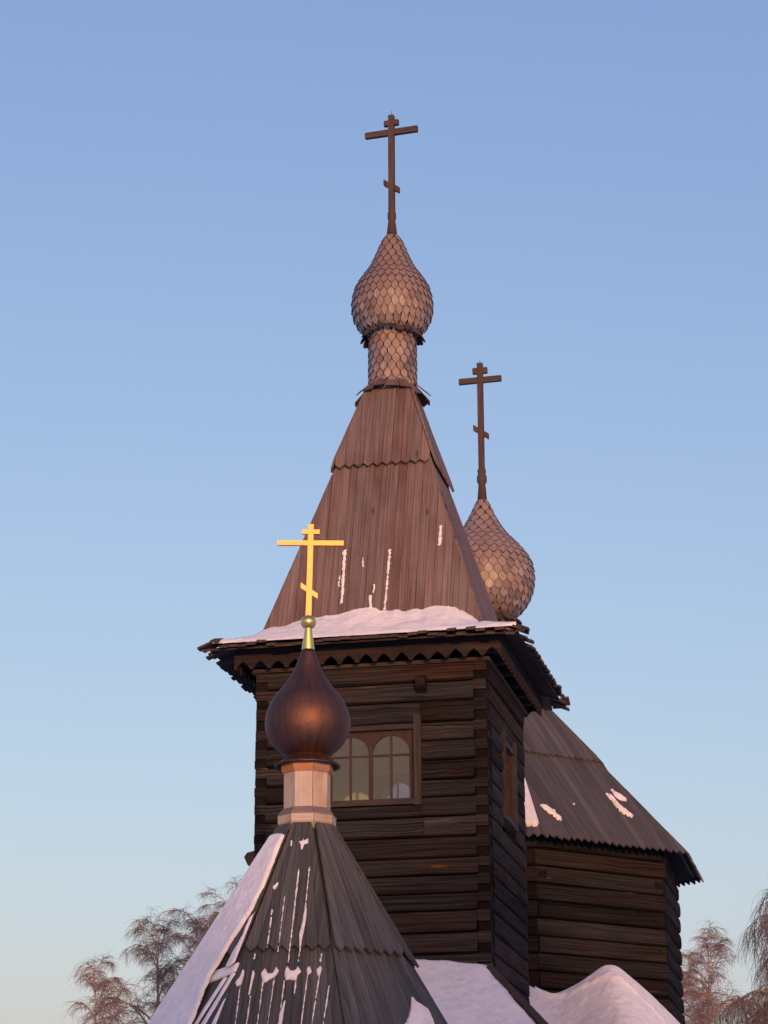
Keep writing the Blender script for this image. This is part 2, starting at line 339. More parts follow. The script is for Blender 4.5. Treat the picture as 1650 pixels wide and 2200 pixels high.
def log_piece(parent, n, k, apo, x0, x1, z0, h, tl=0, tr=0, upper=True, mats=None, name='log', depth=.2, bulge=.036, seg=6, rnd=random):
    """a hewn log on side k of an n-sided wall from x0 to x1 along the side; tl/tr: length of the lapped tongue at its left/right end"""
    a = 2 * math.pi * k / n
    d = np.array([math.sin(a), -math.cos(a), 0]); U = np.array([math.cos(a), math.sin(a), 0]); Z = np.array([0, 0, 1.])
    pr = [(-depth, .0), (-.035, .02), (bulge * .55, .09), (bulge, .26), (bulge, .5), (bulge * .85, .7), (bulge * .4, .92), (-.035, .975), (-depth, 1.0)]
    b = MB(); xs = np.linspace(x0 + tl, x1 - tr, seg + 1); vt = []; uv = []; np_ = len(pr)
    jb = rnd.uniform(-.008, .008)
    for i, x in enumerate(xs):
        jz = rnd.uniform(-.016, .016); jd = rnd.uniform(-.01, .01) + jb
        for o, f in pr:
            vt.append(d * (apo + o + (jd if o > -.1 else 0)) + U * x + Z * (z0 + f * h + (jz if .1 < f < .9 else 0))); uv.append((f * h + .4 * o, x))
    fs = []
    for i in range(seg):
        for j in range(np_ - 1): fs.append([i * np_ + j, (i + 1) * np_ + j, (i + 1) * np_ + j + 1, i * np_ + j + 1])
    fs.append([j for j in range(np_)][::-1]); fs.append([seg * np_ + j for j in range(np_)])
    mi = [0] * (len(fs) - 2) + [1, 1]
    b.add(vt, fs, uv, mi)
    f0, f1 = (.47, .985) if upper else (.015, .46)
    for side, t in ((0, tl), (1, tr)):
        if not t: continue
        xa, xb = (x0 - (0 if upper else .0), x0 + tl + .002) if side == 0 else (x1 - tr - .002, x1)
        xe = rnd.uniform(-.012, .006) if upper else rnd.uniform(-.05, -.015)
        if side == 0: xa -= xe
        else: xb += xe
        o = rnd.uniform(.0, .018)
        vv = []; uu = []
        for x in (xa, xb):
            for dd in (-depth, o):
                for f in (f0, f1): vv.append(d * (apo + dd) + U * x + Z * (z0 + f * h)); uu.append((f * h + dd, x))
        ff = [[0, 1, 3, 2], [4, 6, 7, 5], [0, 4, 5, 1], [2, 3, 7, 6], [0, 2, 6, 4], [1, 5, 7, 3]]
        b.add(vv, ff, uu, [1, 1, 0, 0, 0, 0])
    return b.build(name, mats or [M['log'], M['log_end']], parent)

def cross_part(parent, cx, cy, z0, z1, hw, bars, mat, slant, dep, name='cross', rz=0.0, tip=0):
    """eight-pointed cross: post mesh with three bars as its pieces; bars: (z, half length, half thickness)"""
    b = MB(); b.box(-hw, hw, -dep, dep, z0, z1, axis=2)
    o = b.build(name, M[mat], parent); o.location = (cx, cy, 0); o.rotation_euler = (0, 0, rz)
    for z, L, t in bars:
        c = MB(); c.box(-L, L, -dep * .8, dep * .8, z - t, z + t); c.build('crossbar', M[mat], o)
    zl, zr, L, t = slant
    c = MB(); c.prism([(-L, zl - t), (L, zr - t), (L, zr + t), (-L, zl + t)], (0, 0, 0), (1, 0, 0), (0, 0, 1), (0, -1, 0), -dep * .8, dep * .8); c.build('slanted_crossbar', M[mat], o)
    if tip:
        c = MB(); c.lathe([(.006, z1), (.003, z1 + tip)], 5); c.build('lightning_rod', M['iron'], o)
    return o

def snow_sheet(b, poly, O, U, V, N, thick, res, edge, seed=1, rough=.4, nscale=6.0, lift=.004, lim=None):
    """a snow patch lying on a plane: thickness falls to nothing at an irregular outline"""
    O, U, V, N = [np.array(q, float) for q in (O, U, V, N)]
    P = np.array(poly, float); lo = P.min(0) - res; hi = P.max(0) + res
    nu, nv = int((hi[0] - lo[0]) / res) + 2, int((hi[1] - lo[1]) / res) + 2
    uu, vv = np.meshgrid(lo[0] + np.arange(nu) * res, lo[1] + np.arange(nv) * res, indexing='ij')
    ins = np.zeros(uu.shape, bool); dist = np.full(uu.shape, 1e9)
    for i in range(len(P)):
        p, q = P[i], P[(i + 1) % len(P)]
        c = ((p[1] > vv) != (q[1] > vv)) & (uu < (q[0] - p[0]) * (vv - p[1]) / ((q[1] - p[1]) + 1e-12) + p[0]); ins ^= c
        e = q - p; t = np.clip(((uu - p[0]) * e[0] + (vv - p[1]) * e[1]) / (e.dot(e) + 1e-12), 0, 1)
        dist = np.minimum(dist, np.hypot(uu - p[0] - t * e[0], vv - p[1] - t * e[1]))
    sd = np.where(ins, dist, -dist) + edge * rough * 2 * fbm(uu * nscale, vv * nscale, seed)
    if lim: sd = np.minimum(sd, lim[0] + (lim[1] - lim[0]) * vv / lim[2] - np.abs(uu) + .005)
    h = thick * np.sqrt(np.clip(sd / edge, 0, 1)) * (1 + .5 * fbm(uu * nscale * .7 + 9, vv * nscale * .7, seed + 5)) + lift - .006 * (sd < 0)
    keep = sd > -res * 1.0
    gu, gv = np.gradient(sd, res); gg = np.maximum(gu * gu + gv * gv, .05)
    out = keep & (sd < 0); uu = np.where(out, uu - sd * gu / gg, uu); vv = np.where(out, vv - sd * gv / gg, vv); h = np.where(out, lift - .006, h)
    idx = -np.ones(uu.shape, int); ids = np.argwhere(keep); idx[keep] = np.arange(len(ids))
    vt = [O + U * uu[i, j] + V * vv[i, j] + N * h[i, j] for i, j in ids]
    fs = []
    for i, j in ids:
        if i + 1 < nu and j + 1 < nv:
            q = [idx[i, j], idx[i + 1, j], idx[i + 1, j + 1], idx[i, j + 1]]
            m = [x for x in q if x >= 0]
            if len(m) >= 3: fs.append(m)
    b.add(vt, fs, None, 0, True)

# ================================================================== BELL TOWER
PHI = 0.212; TX, TY = 0.167, 39.37; W = 1.95
tower = thing('bell_tower', (TX, TY, 0), -PHI, 'tall square dark log bell tower with steep plank tent roof and shingled onion dome', 'tower')
bpy.context.view_layer.update()
TM = np.array(tower.matrix_world)
def T2W(x, y, z=0): return TM[:3, :3] @ np.array([x, y, z]) + TM[:3, 3]
def W2T(p): return TM[:3, :3].T @ (np.array(p) - TM[:3, 3])
def tz(x, y, py): q = T2W(x, y); return zat(q[0], q[1], py)
ZE = 9.98 + CAMZ                       # eave edge
EAVE = 2.69
HT = 1.9                               # tent half width at its foot
z_base = tz(HT, -HT, 1346)
z_neck0 = tz(0, -.4, 832)              # foot of the round neck
r_top = .33
# tent slope: fitted so that the left hip passes the break at (720, 1003)
z_brk = tz(0, -1.1, 1000)
def hw(z): return HT + (r_top - HT) * (z - z_base) / (z_neck0 - z_base)
z_brk = tz(0, -hw(z_brk), 998)
# --- log walls
PITCHL = .32
z_top = tz(0, -W, 1432); ncourse = 18
WIN = dict(x0=-.86, x1=.86, z0=tz(0, -W, 1732), z1=tz(0, -W, 1560))
wl_ = [0, 1, 2, 3]
def px2x(px, py):
    q = W2T(hit(px, py, T2W(0, -W), T2W(0, -1) - T2W(0, 0))); return q[0], q[2]
wx0, _ = px2x(690, 1650); wx1, wz = px2x(906, 1650)
WIN['x0'], WIN['x1'] = -wx1, wx1
xs_split, _ = px2x(912, 1780)
rl = random.Random(11)
CZ = [rl.uniform(.84, 1.16) for _ in range(ncourse)]; CZ = list(z_top - np.r_[0, np.cumsum(CZ)] * PITCHL * ncourse / sum(CZ))
walls = []
for k in wl_:
    # a thin inner lining behind the logs carries them; the openings stay free
    iw = W - .2
    b = MB(); a = math.pi / 2 * k
    O = (0, 0, 0); d = np.array([math.sin(a), -math.cos(a), 0]); U = np.array([math.cos(a), math.sin(a), 0]); Z = (0, 0, 1)
    zb = z_top - ncourse * PITCHL
    if k in (0, 1, 2):
        hw_ = (WIN['x1'] - .12) if k != 1 else .52; iw = iw - (.03 if k == 1 else 0)
        for (u0, u1, v0, v1) in ((-iw, -hw_, zb, z_top), (hw_, iw, zb, z_top), (-hw_, hw_, zb, WIN['z0'] + .06), (-hw_, hw_, WIN['z1'] - .02, z_top)):
            b.prism([(u0, v0), (u1, v0), (u1, v1), (u0, v1)], d * (W - .2), U, Z, d, -.03, 0)
    else:
        b.prism([(-iw + .03, zb), (iw - .03, zb), (iw - .03, z_top), (-iw + .03, z_top)], d * iw, U, Z, d, -.03, 0)
    wall = b.build('wall', M['plaster'], tower); walls.append(wall)
    for i in range(ncourse):
        z1 = CZ[i]; z0 = CZ[i + 1]; LH = z1 - z0
        up = (k % 2 == 0); tl = tr = rl.uniform(.18, .22)
        if k == 3 and False: continue
        overl = (k in (0, 2)) and z0 < WIN['z1'] + .02 and z1 > WIN['z0'] - .04
        if overl:
            log_piece(wall, 4, k, W, -W, WIN['x0'] + .02, z0, LH, tl, 0, up, rnd=rl); log_piece(wall, 4, k, W, WIN['x1'] - .02, W, z0, LH, 0, tr, up, rnd=rl)
            if z0 < WIN['z0'] - .05: log_piece(wall, 4, k, W, WIN['x0'] + .024, WIN['x1'] - .024, z0, WIN['z0'] - z0 - .002, rnd=rl)
            if z1 > WIN['z1'] + .05: log_piece(wall, 4, k, W, WIN['x0'] + .024, WIN['x1'] - .024, WIN['z1'] + .002, z1 - WIN['z1'] - .002, rnd=rl)
        elif k == 1 and tz(W, -.7, 1765) < z1 and z0 < tz(W, -.7, 1600):
            log_piece(wall, 4, k, W, -W, -.62, z0, LH, tl, 0, up, rnd=rl); log_piece(wall, 4, k, W, .62, W, z0, LH, 0, tr, up, rnd=rl)
        elif k == 0 and z1 < WIN['z0'] + .1 and z0 > tz(0, -W, 1835):
            log_piece(wall, 4, k, W, -W, xs_split - .004, z0, LH, tl, 0, up, rnd=rl, bulge=.042); log_piece(wall, 4, k, W, xs_split + .004, W, z0, LH, 0, tr, up, rnd=rl)
        else:
            log_piece(wall, 4, k, W, -W, W, z0, LH, tl, tr, up, rnd=rl)
zb = z_top - ncourse * PITCHL
b = MB(); b.box(-W + .03, W - .03, -W + .03, W - .03, -.2, zb + .004); b.build('lower_wall', M['log'], tower)
b = MB(); b.box(-W + .2, W - .2, -W + .2, W - .2, WIN['z0'] - .75, WIN['z0'] - .7); b.build('belfry_floor', M['plaster'], tower)
b = MB(); b.box(-W + .21, W - .21, -W + .21, W - .21, z_top - .5, z_top - .45); b.build('belfry_ceiling', M['plaster'], tower)

# --- windows
def window_part(parent, n, k, apo, x0, x1, z0, z1, lights=2, casing=.15):
    a = 2 * math.pi * k / n
    d = np.array([math.sin(a), -math.cos(a), 0]); U = np.array([math.cos(a), math.sin(a), 0]); Z = np.array([0, 0, 1.])
    O = d * apo
    fx0, fx1 = x0 + casing, x1 - casing; fz0, fz1 = z0 + .08, z1 - .09
    b = MB(); st = .05
    def bar(m, u0, u1, v0, v1, t0, t1, along_v=True):
        p = [(u0, v0), (u1, v0), (u1, v1), (u0, v1)]
        m.prism(p, O, U, Z, d, t0, t1, uvs=p if along_v else [(q[1], q[0]) for q in p])
    ti, to = -.10, -.04
    lw = (fx1 - fx0 - st * (lights + 1) * 1.2) / lights; L = []
    u = fx0
    for i in range(lights + 1):
        bar(b, u, u + st * 1.2, fz0, fz1, ti, to); 
        if i < lights: L.append((u + st * 1.2, u + st * 1.2 + lw))
        u += st * 1.2 + lw
    for (a0, a1) in L:
        bar(b, a0, a1, fz0, fz0 + st * .8, ti, to - .002, False)
        r = (a1 - a0) / 2; c = (a0 + a1) / 2; zt = fz1 - .07; zc = zt - r
        arc = [(c - r * math.cos(t), zc + r * math.sin(t)) for t in np.linspace(0, math.pi, 17)]
        for q0, q1 in zip(arc[:-1], arc[1:]):
            b.prism([(q0[0], q0[1]), (q1[0], q1[1]), (q1[0], fz1), (q0[0], fz1)], O, U, Z, d, ti, to - .002, back=True)
    w = b.build('window', M['frame'], parent)
    for (a0, a1) in L:
        r = (a1 - a0) / 2; c = (a0 + a1) / 2; zt = fz1 - .07; zc = zt - r; zl = fz0 + st * .8; zm = zc - .02
        for s in (0, 1):
            p = [(a0, zl), (c, zl), (c, zm), (a0, zm)] if s == 0 else [(c, zl), (a1, zl), (a1, zm), (c, zm)]
            m = MB(); m.prism(p, O, U, Z, d, -.075, -.071); m.build('pane', M['glass'], w)
            ts = np.linspace(0, math.pi / 2, 8)
            if s == 0: p = [(a0, zm), (c, zm)] + [(c - r * math.cos(t), zc + r * math.sin(t)) for t in ts[::-1]]
            else: p = [(c, zm), (a1, zm)] + [(c + r * math.cos(t), zc + r * math.sin(t)) for t in ts]
            m = MB(); m.prism(p, O, U, Z, d, -.075, -.071); m.build('pane', M['glass'], w)
        m = MB(); bar(m, c - .018, c + .018, zl, zt, -.09, -.05); m.build('muntin', M['frame'], w)
        m = MB(); bar(m, a0, a1, zm - .016, zm + .016, -.088, -.052, False); m.build('muntin', M['frame'], w)
    # casing boards, jambs standing a little over head and sill
    for (u0, u1, v0, v1, t1, av) in ((x0, x0 + .12, z0 - .02, z1 + .14, .075, True), (x1 - .12, x1, z0 - .02, z1 + .14, .075, True), (x0 + .12, x1 - .12, z1 - .085, z1 - .002, .045, False), (x0 + .12, x1 - .12, z0, z0 + .085, .06, False)):
        m = MB(); bar(m, u0, u1, v0, v1, -.12, t1, av); m.build('casing', M['casing'], w)
    for (u0, u1, v0, v1) in ((x0 + .121, x0 + casing + .003, z0 + .086, z1 - .086), (x1 - casing - .003, x1 - .121, z0 + .086, z1 - .086)):
        m = MB(); bar(m, u0, u1, v0, v1, -.11, .0); m.build('jamb', M['frame'], w)
    return w
window_part(tower, 4, 0, W, WIN['x0'], WIN['x1'], WIN['z0'], WIN['z1'])
window_part(tower, 4, 2, W, WIN['x0'], WIN['x1'], WIN['z0'], WIN['z1'])
sw = window_part(tower, 4, 1, W, -.64, .64, WIN['z0'] - .02, WIN['z1'] + .02)
# --- bracket, spout
x0, z0 = px2x(897, 1490); x1, z1 = px2x(918, 1457)
b = MB(); b.prism([(W - .02, z1), (W + .22, z1), (W + .2, z0 + .08), (W + .07, z0), (W - .02, z0)], (0, 0, 0), (0, -1, 0), (0, 0, 1), (-1, 0, 0), -x1, -x0); b.build('bracket', M['log'], tower)
zs = tz(-W, -1.2, 1862)
b = MB(); b.prism([(W - .05, zs - .1), (W + .04, zs - .14), (W + .12, zs - .08), (W + .18, zs + .05), (W + .13, zs + .12), (W - .05, zs + .16)], (0, 0, 0), (-1, 0, 0), (0, 0, 1), (0, -1, 0), .9, 1.9); b.build('gutter_spout', M['eave'], tower)

# --- skirt (flared eave) boards, purlin and carved valance
SK_T = .035
z_sk_in = z_base + .03
b = MB()
for k in range(4):
    O, U, V, N, H, h0, h1 = face_frame(4, k, EAVE - .06, ZE + .0, HT - .1, z_sk_in + .04, -.05)
    b.prism([(-h0 + .05, .03), (h0 - .05, .03), (h1, H), (-h1, H)], O, U, V, N, 0, .03)
skirt = b.build('eave_deck', M['eave'], tower)
rs = random.Random(5)
for k in range(4):
    O, U, V, N, H, h0, h1 = face_frame(4, k, EAVE, ZE, HT - .05, z_sk_in + .02, -.018)
    wd = .155; c = int(2 * (h0 + .02) / wd); w = 2 * (h0 + .02) / c
    for i in range(c):
        u0 = -h0 - .02 + i * w + .004; u1 = u0 + w - .008; um = (u0 + u1) / 2
        e = rs.uniform(-.05, .02)
        if abs(um) > h0 - .2: e += rs.uniform(-.05, .06)
        dz = rs.uniform(-.012, .012) + (.01 if k == 0 else -.02)
        # board ends on the hip line of the skirt
        top = H if abs(um) < h1 else H * (1 - (abs(um) - h1) / (h0 - h1 + .03))
        top = max(top + .05, .18)
        poly = [(u0, e), (u1, e), (u1, top), (u0, top)]
        tilt = rs.uniform(-.03, .03)
        m = MB(); m.prism(poly, O + N * dz, U + N * tilt, V, N, 0, SK_T, uvs=[(p[0] - um, p[1]) for p in poly]); m.build('eave_board', M['eave'], tower)
PUR = W + .3
zp = tz(0, -PUR, 1398)
for k in range(4):
    a = math.pi / 2 * k; d = np.array([math.sin(a), -math.cos(a), 0]); U = np.array([math.cos(a), math.sin(a), 0]); Z = np.array([0, 0, 1.])
    L = PUR + (.0 if k % 2 == 0 else -.1)
    m = MB(); m.prism([(-L + .03, zp), (L - .03, zp), (L - .03, ZE + .12), (-L + .03, ZE + .12)], d * PUR, U, Z, d, -.16, -.04, uvs=[(zp, -L), (zp, L), (zp + .3, L), (zp + .3, -L)]); m.build('purlin', M['eave'], tower)
    # valance: pendant stepped teeth
    ntooth = 15; per = 2 * L / ntooth; zt = tz(0, -PUR - .03, 1421); top = zp + .14
    pts = []
    for i in range(ntooth):
        c0 = -L + i * per; tj = rs.uniform(.85, 1.1); tk = rs.uniform(-.008, .008)
        for f, h in ((0, .0), (.12, .0), (.12, .035), (.2, .035), (.2, .07), (.3, .07), (.3, .1), (.42, .1), (.42, .125), (.58, .125), (.58, .1), (.7, .1), (.7, .07), (.8, .07), (.8, .035), (.88, .035), (.88, 0)):
            pts.append((c0 + f * per, zt + h * tj + tk))
    pts.append((L, zt))
    m = MB()
    for (p, q) in zip(pts[:-1], pts[1:]):
        if abs(p[0] - q[0]) < 1e-6: continue
        m.prism([(p[0], p[1]), (q[0], q[1]), (q[0], top), (p[0], top)], d * PUR, U, Z, d, -.035, 0, uvs=[(p[1], p[0]), (q[1], q[0]), (top, q[0]), (top, p[0])])
    m.build('carved_valance', M['valance'], tower)
    # upper frieze board over the purlin
    m = MB(); m.prism([(-L - .02, top - .01), (L + .02, top - .01), (L + .02, ZE + .02), (-L - .02, ZE + .02)], d * PUR, U, Z, d, -.03, .02, uvs=[(zp, -L), (zp, L), (zp + .3, L), (zp + .3, -L)]); m.build('frieze_board', M['valance'], tower)
    # outrigger rafters that carry the skirt
    for i in range(5):
        u = -1.6 + .8 * i; m = MB()
        m.prism([(W - .1, zp + .02), (PUR - .04, zp + .02), (PUR - .04, zp + .16), (W - .1, zp + .16)], U * u, d, Z, U, -.06, .06)
        m.build('rafter', M['eave'], tower)
# soffit between wall head and tent foot keeps daylight out
b = MB(); b.box(-2.02, 2.02, -2.02, 2.02, z_top - .02, z_top + .04); b.build('wall_plate', M['eave'], tower)

# --- tent roof: two tiers of planks with zigzag ends
b = MB()
for k in range(4):
    O, U, V, N, H, h0, h1 = face_frame(4, k, HT, z_base - .1, r_top, z_neck0, -.03)
    b.prism([(-h0, 0), (h0, 0), (h1, H), (-h1, H)], O, U, V, N, -.02, .028)
tent = b.build('tent_roof', M['eave'], tower)
tent_tier(tent, 4, hw(z_base - .05), z_base - .05, hw(z_brk + .35), z_brk + .35, .15, .0, .026, 0, 'tent', sides=(0, 1, 3))
tent_tier(tent, 4, hw(z_brk), z_brk, r_top - .02, z_neck0 + .02, .163, .07, .035, .07, 'tent', sides=(0, 1, 3))
for s in (-1, 1):                        # narrow hip boards on the right-hand ridge and its mirror
    pass

# --- neck, dome, skirts
ppm = pxm(TX, TY, zat(TX, TY, 650))
def prof_px(rows, X, Y, scale=1.0):
    return [(r / pxm(X, Y, zat(X, Y, y)) * scale, zat(X, Y, y)) for y, r in rows]
NR = .405
zn1 = zat(TX, TY, 722)
b = MB(); b.lathe([(NR - .04, z_neck0 - .3), (NR - .04, zn1 + .05)], 28); drum = b.build('neck_drum', M['eave'], tower)
n1 = shingle_rows(drum, [(NR - .015, z_neck0 - .1), (NR - .02, zn1)], .135, .135, 'neck_shingle', CPOS)
dome_rows = [(724, 44), (716, 58.5), (698, 76.4), (680, 84), (662, 86.2), (643.6, 84.5), (625.5, 79.5), (607, 69), (582, 48.5), (558, 34.5), (533, 24), (511, 12.2)]
dp = prof_px(dome_rows, TX, TY, .955)
b = MB(); b.lathe([(r * .93 - .012, z) for r, z in dp], 40); dome = b.build('onion_dome', M['eave'], tower)
n2 = shingle_rows(dome, dp, .125, .15, 'shingle', CPOS)
def skirt_ring(parent, r0, z0, r1, z1, n, wf, name, mat, tip=True, jit=.03, seed=1, droop=None):
    rr = random.Random(seed)
    for i in range(n):
        a = 2 * math.pi * (i + .5) / n; d = np.array([math.sin(a), -math.cos(a), 0]); U = np.array([math.cos(a), math.sin(a), 0])
        R1 = r1 + rr.uniform(-jit, jit); Z1 = z1 + rr.uniform(-jit, jit) * 1.2
        if droop: Z1 += droop * abs(math.cos(a)) ** 2
        O = d * R1 + np.array([0, 0, Z1]); T = d * r0 + np.array([0, 0, z0]); V = T - O; H = np.linalg.norm(V); V /= H; N = np.cross(U, V)
        w = 2 * math.pi * r1 / n * wf / 2
        poly = [(-w * .35, 0), (w * .35, 0), (w * .8, H * .16), (w, H * .4), (w * r0 / r1 + .01, H), (-w * r0 / r1 - .01, H), (-w, H * .4), (-w * .8, H * .16)] if tip else [(-w, 0), (w, 0), (w * r0 / r1, H), (-w * r0 / r1, H)]
        m = MB(); m.prism(poly, O, U, V, N, -.009 + .02 * (i % 2), .009 + .02 * (i % 2)); m.build(name, M[mat], parent)
zk = zat(TX, TY, 713)
skirt_ring(dome, .4, zk + .03, .575, zk - .2, 20, 1.02, 'skirt_board', 'eave', seed=2, droop=.045)
zk2 = z_neck0 + .06
skirt_ring(drum, .38, zk2 + .12, .64, zk2 - .2, 16, .95, 'skirt_board', 'tent', seed=4, tip=False, droop=.16, jit=.05)
# cross on its turned base
zc0 = zat(TX, TY, 512); s_ = 1 / pxm(TX, TY, zc0)
Zr = lambda y: zat(TX, TY, y)
b = MB(); b.lathe([(12.3 * s_, Zr(511)), (7.5 * s_, Zr(473)), (9 * s_, Zr(470)), (9.5 * s_, Zr(464)), (8.5 * s_, Zr(456)), (6.5 * s_, Zr(452)), (8 * s_, Zr(449)), (8 * s_, Zr(446)), (6 * s_, Zr(443))], 20); b.build('cross_base', M['cross'], tower)
cross_part(tower, 0, 0, Zr(450), Zr(249), 6.2 * s_, [(Zr(265), 16.3 * s_, 6.0 * s_), (Zr(285), 59.5 * s_, 6.6 * s_)], 'cross', (Zr(391), Zr(411), 17.3 * s_, 6.8 * s_), .05, rz=D2R(-5), tip=.11)

# --- thin snow caught between the shingles on the domes' left shoulders
def dome_snow(dp_, obj, a0, a1, z0, z1, seed, th=.018, thr=.0):
    pr = np.array(dp_); sg = np.r_[0, np.cumsum(np.hypot(*np.diff(pr, axis=0).T))]
    s0, s1 = np.interp([z0, z1], pr[:, 1], sg); A = np.linspace(a0, a1, 60); S = np.linspace(s0, s1, 60); b = MB(); vt = []; ok = []
    for i, a in enumerate(A):
        for j, q in enumerate(S):
            r = np.interp(q, sg, pr[:, 0]); z = np.interp(q, sg, pr[:, 1]); e = min(i, 59 - i, j, 59 - j) / 14.0
            m = float(fbm(a * r * 16, q * 9, seed, 4)) + .32 * min(e, 1) - .2 + thr
            h = .014 + th * max(0, min(1, m * 5)); ok.append(m > 0); vt.append((math.sin(a) * (r + h), -math.cos(a) * (r + h), z + h * .4))
    fs = [[i * 60 + j, (i + 1) * 60 + j, (i + 1) * 60 + j + 1, i * 60 + j + 1] for i in range(59) for j in range(59) if sum((ok[i * 60 + j], ok[(i + 1) * 60 + j], ok[(i + 1) * 60 + j + 1], ok[i * 60 + j + 1])) >= 3]
    b.add(vt, fs, None, 0, True); return b

# --- snow on the skirt of the tent (front) and streaks on its planks
sn = MB()
O, U, V, N, H, h0, h1 = face_frame(4, 0, hw(z_base), z_base, hw(z_brk), z_brk, .03)
def on_tent(px, py):
    Ow = TM[:3, :3] @ O + TM[:3, 3]; Nw = TM[:3, :3] @ N
    q = W2T(hit(px, py, Ow, Nw)) - O; return q.dot(U), q.dot(V)
top_px = [(500, 1372), (530, 1366), (560, 1354), (600, 1345), (650, 1331), (690, 1323), (725, 1320), (745, 1318), (762, 1309), (800, 1306), (828, 1311), (870, 1311), (905, 1308), (935, 1303), (965, 1300), (1000, 1317), (1035, 1337), (1060, 1342), (1085, 1346)]
NA, NB = 150, 16
vt = []
xa = np.linspace(-EAVE + .2, EAVE - .12, NA)
tops = [on_tent(*p) for p in top_px]; tu = [t[0] for t in tops]; tv = [t[1] for t in tops]
for i, x in enumerate(xa):
    v = float(np.interp(x, tu, tv)) + .1 * float(fbm(x * 7., 3., 4)); xt = x
    P1 = O + U * np.clip(x, -hw(z_base) - .05, hw(z_base) + .05) + V * max(v, -.05); P1 = P1 + N * .0
    P0 = np.array([x, -EAVE + .03 + .03 * float(fbm(x * 5., 8., 2)), ZE + .095])
    P1[0] = x if abs(x) < hw(z_base) else x
    if abs(x) > hw(z_base):
        f = (abs(x) - hw(z_base)) / (EAVE - hw(z_base)); f = min(1, f)
        P1 = np.array([x, -hw(z_base) - f * (EAVE - hw(z_base) - .1), z_sk_in + .06 - f * (z_sk_in - ZE)])
    C = (P0 + P1) / 2; C[1] = P0[1] * .45 + P1[1] * .55; 
    zdeck = ZE + (z_sk_in - ZE) * (C[1] + EAVE) / (EAVE - HT)
    C[2] = max(C[2] - .10 * (1 - min(1, abs(x) / 2)), zdeck + .13)
    for j in range(NB):
        t = j / (NB - 1); p = (1 - t) ** 2 * P0 + 2 * t * (1 - t) * C + t * t * P1
        nn = .09 * float(fbm(x * 3, t * 3 + 4, 7)) * math.sin(math.pi * t)
        p = p + np.array([0, -.3, .95]) * nn
        if j == 0: p[2] -= .03
        vt.append(p)
sn.add(vt, [[i * NB + j, (i + 1) * NB + j, (i + 1) * NB + j + 1, i * NB + j + 1] for i in range(NA - 1) for j in range(NB - 1)], None, 0, True)
def tent_streak(pts, seed, th=.01, O=O, U=U, V=V, N=N):
    pl = [on_tent(*p) for p in pts]
    snow_sheet(sn, pl, O, U, V, N, th, .01, .02, seed, 1.1, 22)
tent_streak([(737, 1183), (744, 1181), (741, 1230), (737, 1295), (731, 1296), (735, 1230)], 3)
tent_streak([(793, 1280), (799, 1278), (799, 1310), (793, 1312)], 4)
tent_streak([(835, 1180), (840, 1180), (833, 1260), (829, 1310), (824, 1310), (829, 1255)], 5, .015)
tent_streak([(945, 1128), (950, 1130), (947, 1170), (940, 1172)], 6)
tent_streak([(778, 1198), (781, 1198), (781, 1218), (778, 1218)], 7, .012)
tent_streak([(803, 1255), (806, 1255), (803, 1275), (800, 1275)], 8, .012)
tent_streak([(729, 1235), (732, 1235), (729, 1260), (726, 1260)], 9, .01)
so = sn.build('snow', M['snow']); so.location = (TX, TY, 0); so.rotation_euler = (0, 0, -PHI)
tag(so, 'pink lit snow bank lying on the front eave of the log bell tower', 'snow', kind='stuff')

b = dome_snow(dp, None, D2R(-75), D2R(-8), zat(TX, TY, 618), zat(TX, TY, 560), 3)
o = b.build('snow', M['snow']); o.location = (TX, TY, 0); o.rotation_euler = (0, 0, -PHI); tag(o, 'thin snow dusting the left shoulder of the tower dome', 'snow', kind='stuff')
# ================================================================== OCTAGONAL CHURCH behind the tower
NX, NY = 2.17, 48.7
nave = thing('octagonal_church', (NX, NY, 0), -PHI, 'dark octagonal log church with low plank roof and large shingled onion dome behind the tower', 'church')
bpy.context.view_layer.update()
NM = np.array(nave.matrix_world)
def N2W(p): return NM[:3, :3] @ np.array(p, float) + NM[:3, 3]
def W2N(p): return NM[:3, :3].T @ (np.array(p) - NM[:3, 3])
T8 = math.tan(math.pi / 8)
RV = 4.1; AP = RV * math.cos(math.pi / 8)
def vert8(R, k): a = math.pi / 8 + math.pi / 4 * k; return (R * math.sin(a), -R * math.cos(a))
REV = 4.54; APE = REV * math.cos(math.pi / 8)
vx = vert8(REV, 1); q = N2W((vx[0], vx[1], 0)); z_ev = zat(q[0], q[1], 1822)
z_apex = zat(NX, NY, 1452); R_NECK = .62
def ap8(z): return APE + (R_NECK - APE) * (z - z_ev) / (z_apex - .1 - z_ev)
nt = z_ev + .1; NH = .335; rl = random.Random(21)
b = MB()
for k in range(8):
    a = math.pi / 4 * k; d = np.array([math.sin(a), -math.cos(a), 0]); U = np.array([math.cos(a), math.sin(a), 0])
    hwid = (AP - .15) * T8; b.prism([(-hwid, -.2), (hwid, -.2), (hwid, nt), (-hwid, nt)], d * (AP - .15), U, (0, 0, 1), d, -.02, 0)
core = b.build('wall', M['log_dark'], nave)
